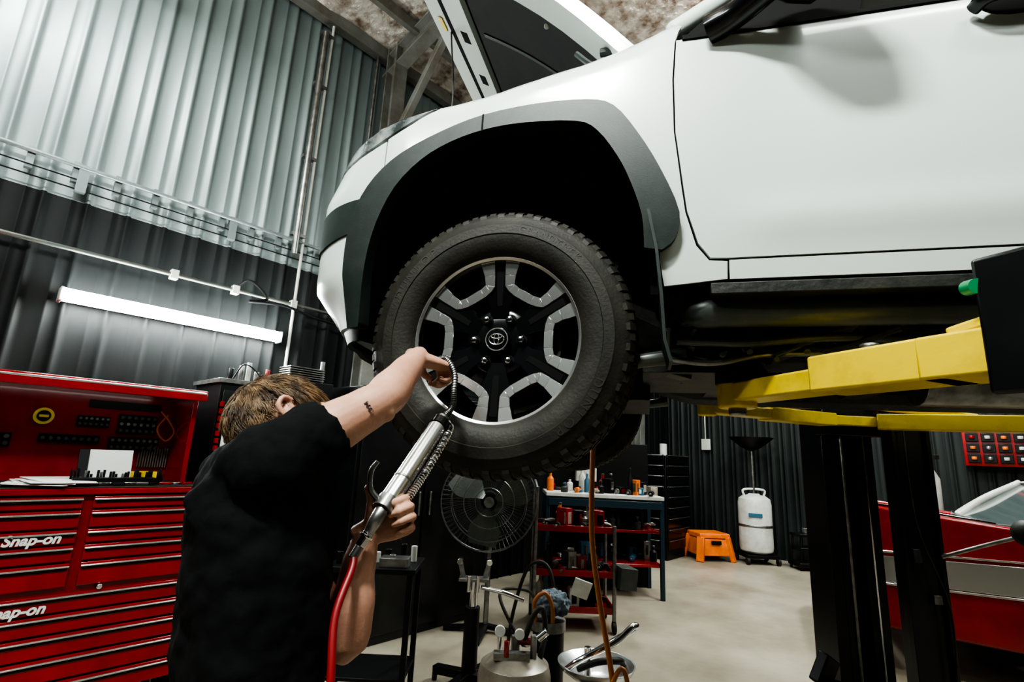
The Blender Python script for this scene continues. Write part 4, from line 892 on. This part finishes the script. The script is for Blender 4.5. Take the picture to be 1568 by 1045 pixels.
# ================================================================= CLASSIC RED CAR
cd=V((.9,-.43,0)).normalized(); cn=V((-cd.y,cd.x,0))
CL=frame((2.94,4.38,0),cd,cn,V((0,0,1)))@Matrix.Scale(1.06,4)
cl=empty('classic_car',CL)
def side_poly(mb,pts,y0,y1,m): 
    n=len(pts); vs=[(x,y0,z) for x,z in pts]+[(x,y1,z) for x,z in pts]
    mb.add(vs,[tuple(range(n)),tuple(range(2*n-1,n-1,-1))]+[(i,(i+1)%n,n+(i+1)%n,n+i) for i in range(n)],m)
body=[(-.05,.45),(-.02,.95),(.02,1.17),(.25,1.14),(.8,1.08),(1.5,1.02),(2.2,1.02),(3.6,1.0),(4.5,.95),(4.85,.85),(4.9,.45),(4.85,.28),(4.45,.25)]+[(4.05+.40*math.cos(math.radians(a_)),.34+.40*math.sin(math.radians(a_))) for a_ in range(-10,191,15)]+[(3.6,.24),(1.75,.24)]+[(1.30+.38*math.cos(math.radians(a_)),.34+.36*math.sin(math.radians(a_))) for a_ in range(-10,191,15)]+[(.85,.26),(.1,.30)]
mb=MB(); side_poly(mb,body,0,.12,red); side_poly(mb,body,1.68,1.80,red)
side_poly(mb,[(-.03,.45),(0,.95),(.35,1.04),(1.2,1.03),(1.25,.5),(.8,.75),(.7,.3),(.1,.3)],.12,1.68,red)
side_poly(mb,[(2.9,.5),(2.9,1.03),(4.4,1.0),(4.8,.8),(4.8,.5)],.12,1.68,red); mb.obj('body_shell',cl,bevel=.03,seg=4)
mb=MB()
side_poly(mb,[(.02,.80),(.02,.62),(.9,.62),(1.9,.70),(2.6,.86),(2.0,.83),(1.0,.82)],-.012,.01,silver); side_poly(mb,[(.0,.825),(2.6,.87),(2.6,.88),(.0,.84)],-.018,.01,chrome); side_poly(mb,[(.0,.60),(.9,.60),(1.9,.685),(2.6,.85),(2.6,.86),(1.9,.70),(.9,.615),(.0,.615)],-.018,.01,chrome)
mb.tube([(-.10,-.02,.45),(-.16,.3,.47),(-.16,1.5,.47),(-.10,1.82,.45)],.07,chrome); side_poly(mb,[(.0,1.17),(.25,1.145),(.8,1.085),(.8,1.10),(.25,1.165),(.0,1.19)],.02,.06,chrome)
mb.obj('trim',cl,bevel=.003)
gx=.22
mb=MB()
side_poly(mb,[(1.25+gx,1.38),(1.5+gx,1.43),(2.3,1.44),(2.75,1.38),(2.7,1.36),(1.3+gx,1.35)],.22,1.58,plastw)
for y in(.18,1.62):
    mb.tube([(.80+gx,y,1.03),(1.0+gx,y,1.2),(1.28+gx,y+(.06 if y<1 else -.06),1.38)],[.05,.035,.03],plastw); mb.tube([(3.05,y,1.02),(2.95,y,1.2),(2.72,y+(.05 if y<1 else -.05),1.38)],.022,plastw); mb.cyl((1.75,y,1.0),(1.70,y+(.04 if y<1 else -.04),1.38),.02,chrome)
mb.tube([(.78+gx,.12,1.06),(.70+gx,.5,1.05),(.70+gx,1.3,1.05),(.78+gx,1.68,1.06)],.022,chrome); 
mb.obj('roof',cl,bevel=.02,seg=3)
mb=MB(); gl=mat('clear_dark_glass',(.06,.08,.08),.05,0,coat=.6)
mb.add([(.80+gx,.16,1.04),(1.28+gx,.24,1.37),(1.28+gx,1.56,1.37),(.80+gx,1.64,1.04),(.72+gx,1.3,1.05),(.72+gx,.5,1.05)],[(0,1,2,3,4,5)],gl); mb.add([(.85+gx,.17,1.04),(1.3+gx,.23,1.36),(2.72,.23,1.36),(3.05,.17,1.02)],[(0,1,2,3)],gl); mb.add([(.85+gx,1.63,1.04),(1.3+gx,1.57,1.36),(2.72,1.57,1.36),(3.05,1.63,1.02)],[(0,1,2,3)],gl); mb.add([(3.05,.17,1.02),(2.72,.23,1.36),(2.72,1.57,1.36),(3.05,1.63,1.02)],[(0,1,2,3)],gl); mb.obj('glass',cl,fix=False)
mb=MB(); Rw=Matrix.Rotation(pi/2,3,'X')
for x in(1.30,4.05):
    for y,s in((.12,1),(1.68,-1)):
        c=(x,y,.34)
        mb.lathe([(.20,s*.07),(.23,s*.085),(.245,s*.088)],rubber,c=c,R=Rw,n=48,cap=False)
        mb.lathe([(.215,s*.086),(.225,s*.092),(.285,s*.088),(.29,s*.082)],paper,c=c,R=Rw,n=48,cap=False)
        mb.lathe([(.285,s*.083),(.32,s*.075),(.34,s*.04),(.34,-s*.06),(.3,-s*.08)],rubber,c=c,R=Rw,n=48,cap=False)
        mb.lathe([(.218,s*.088),(.20,s*.075),(.15,s*.06),(.07,s*.075),(.03,s*.10),(.0,s*.10)],chrome,c=c,R=Rw,n=48,cap=False)
        mb.lathe([(.15,s*.066),(.19,s*.078)],red,c=c,R=Rw,n=48,cap=False)
mb.obj('whitewall_wheels',cl,fix=True)
mb=MB(); mb.box((3.55,3.42,.03),(1.3,.14,.05),yellow,rot=(0,0,-.42)); mb.box((3.50,3.30,.015),(1.3,.02,.03),blkmetal,rot=(0,0,-.42)); mb.obj('yellow_wheel_ramp',bevel=.008)
# ---------------------------------------------------------------- view
SC.view_settings.view_transform='AgX'; SC.view_settings.look='AgX - High Contrast'; SC.view_settings.exposure=.38
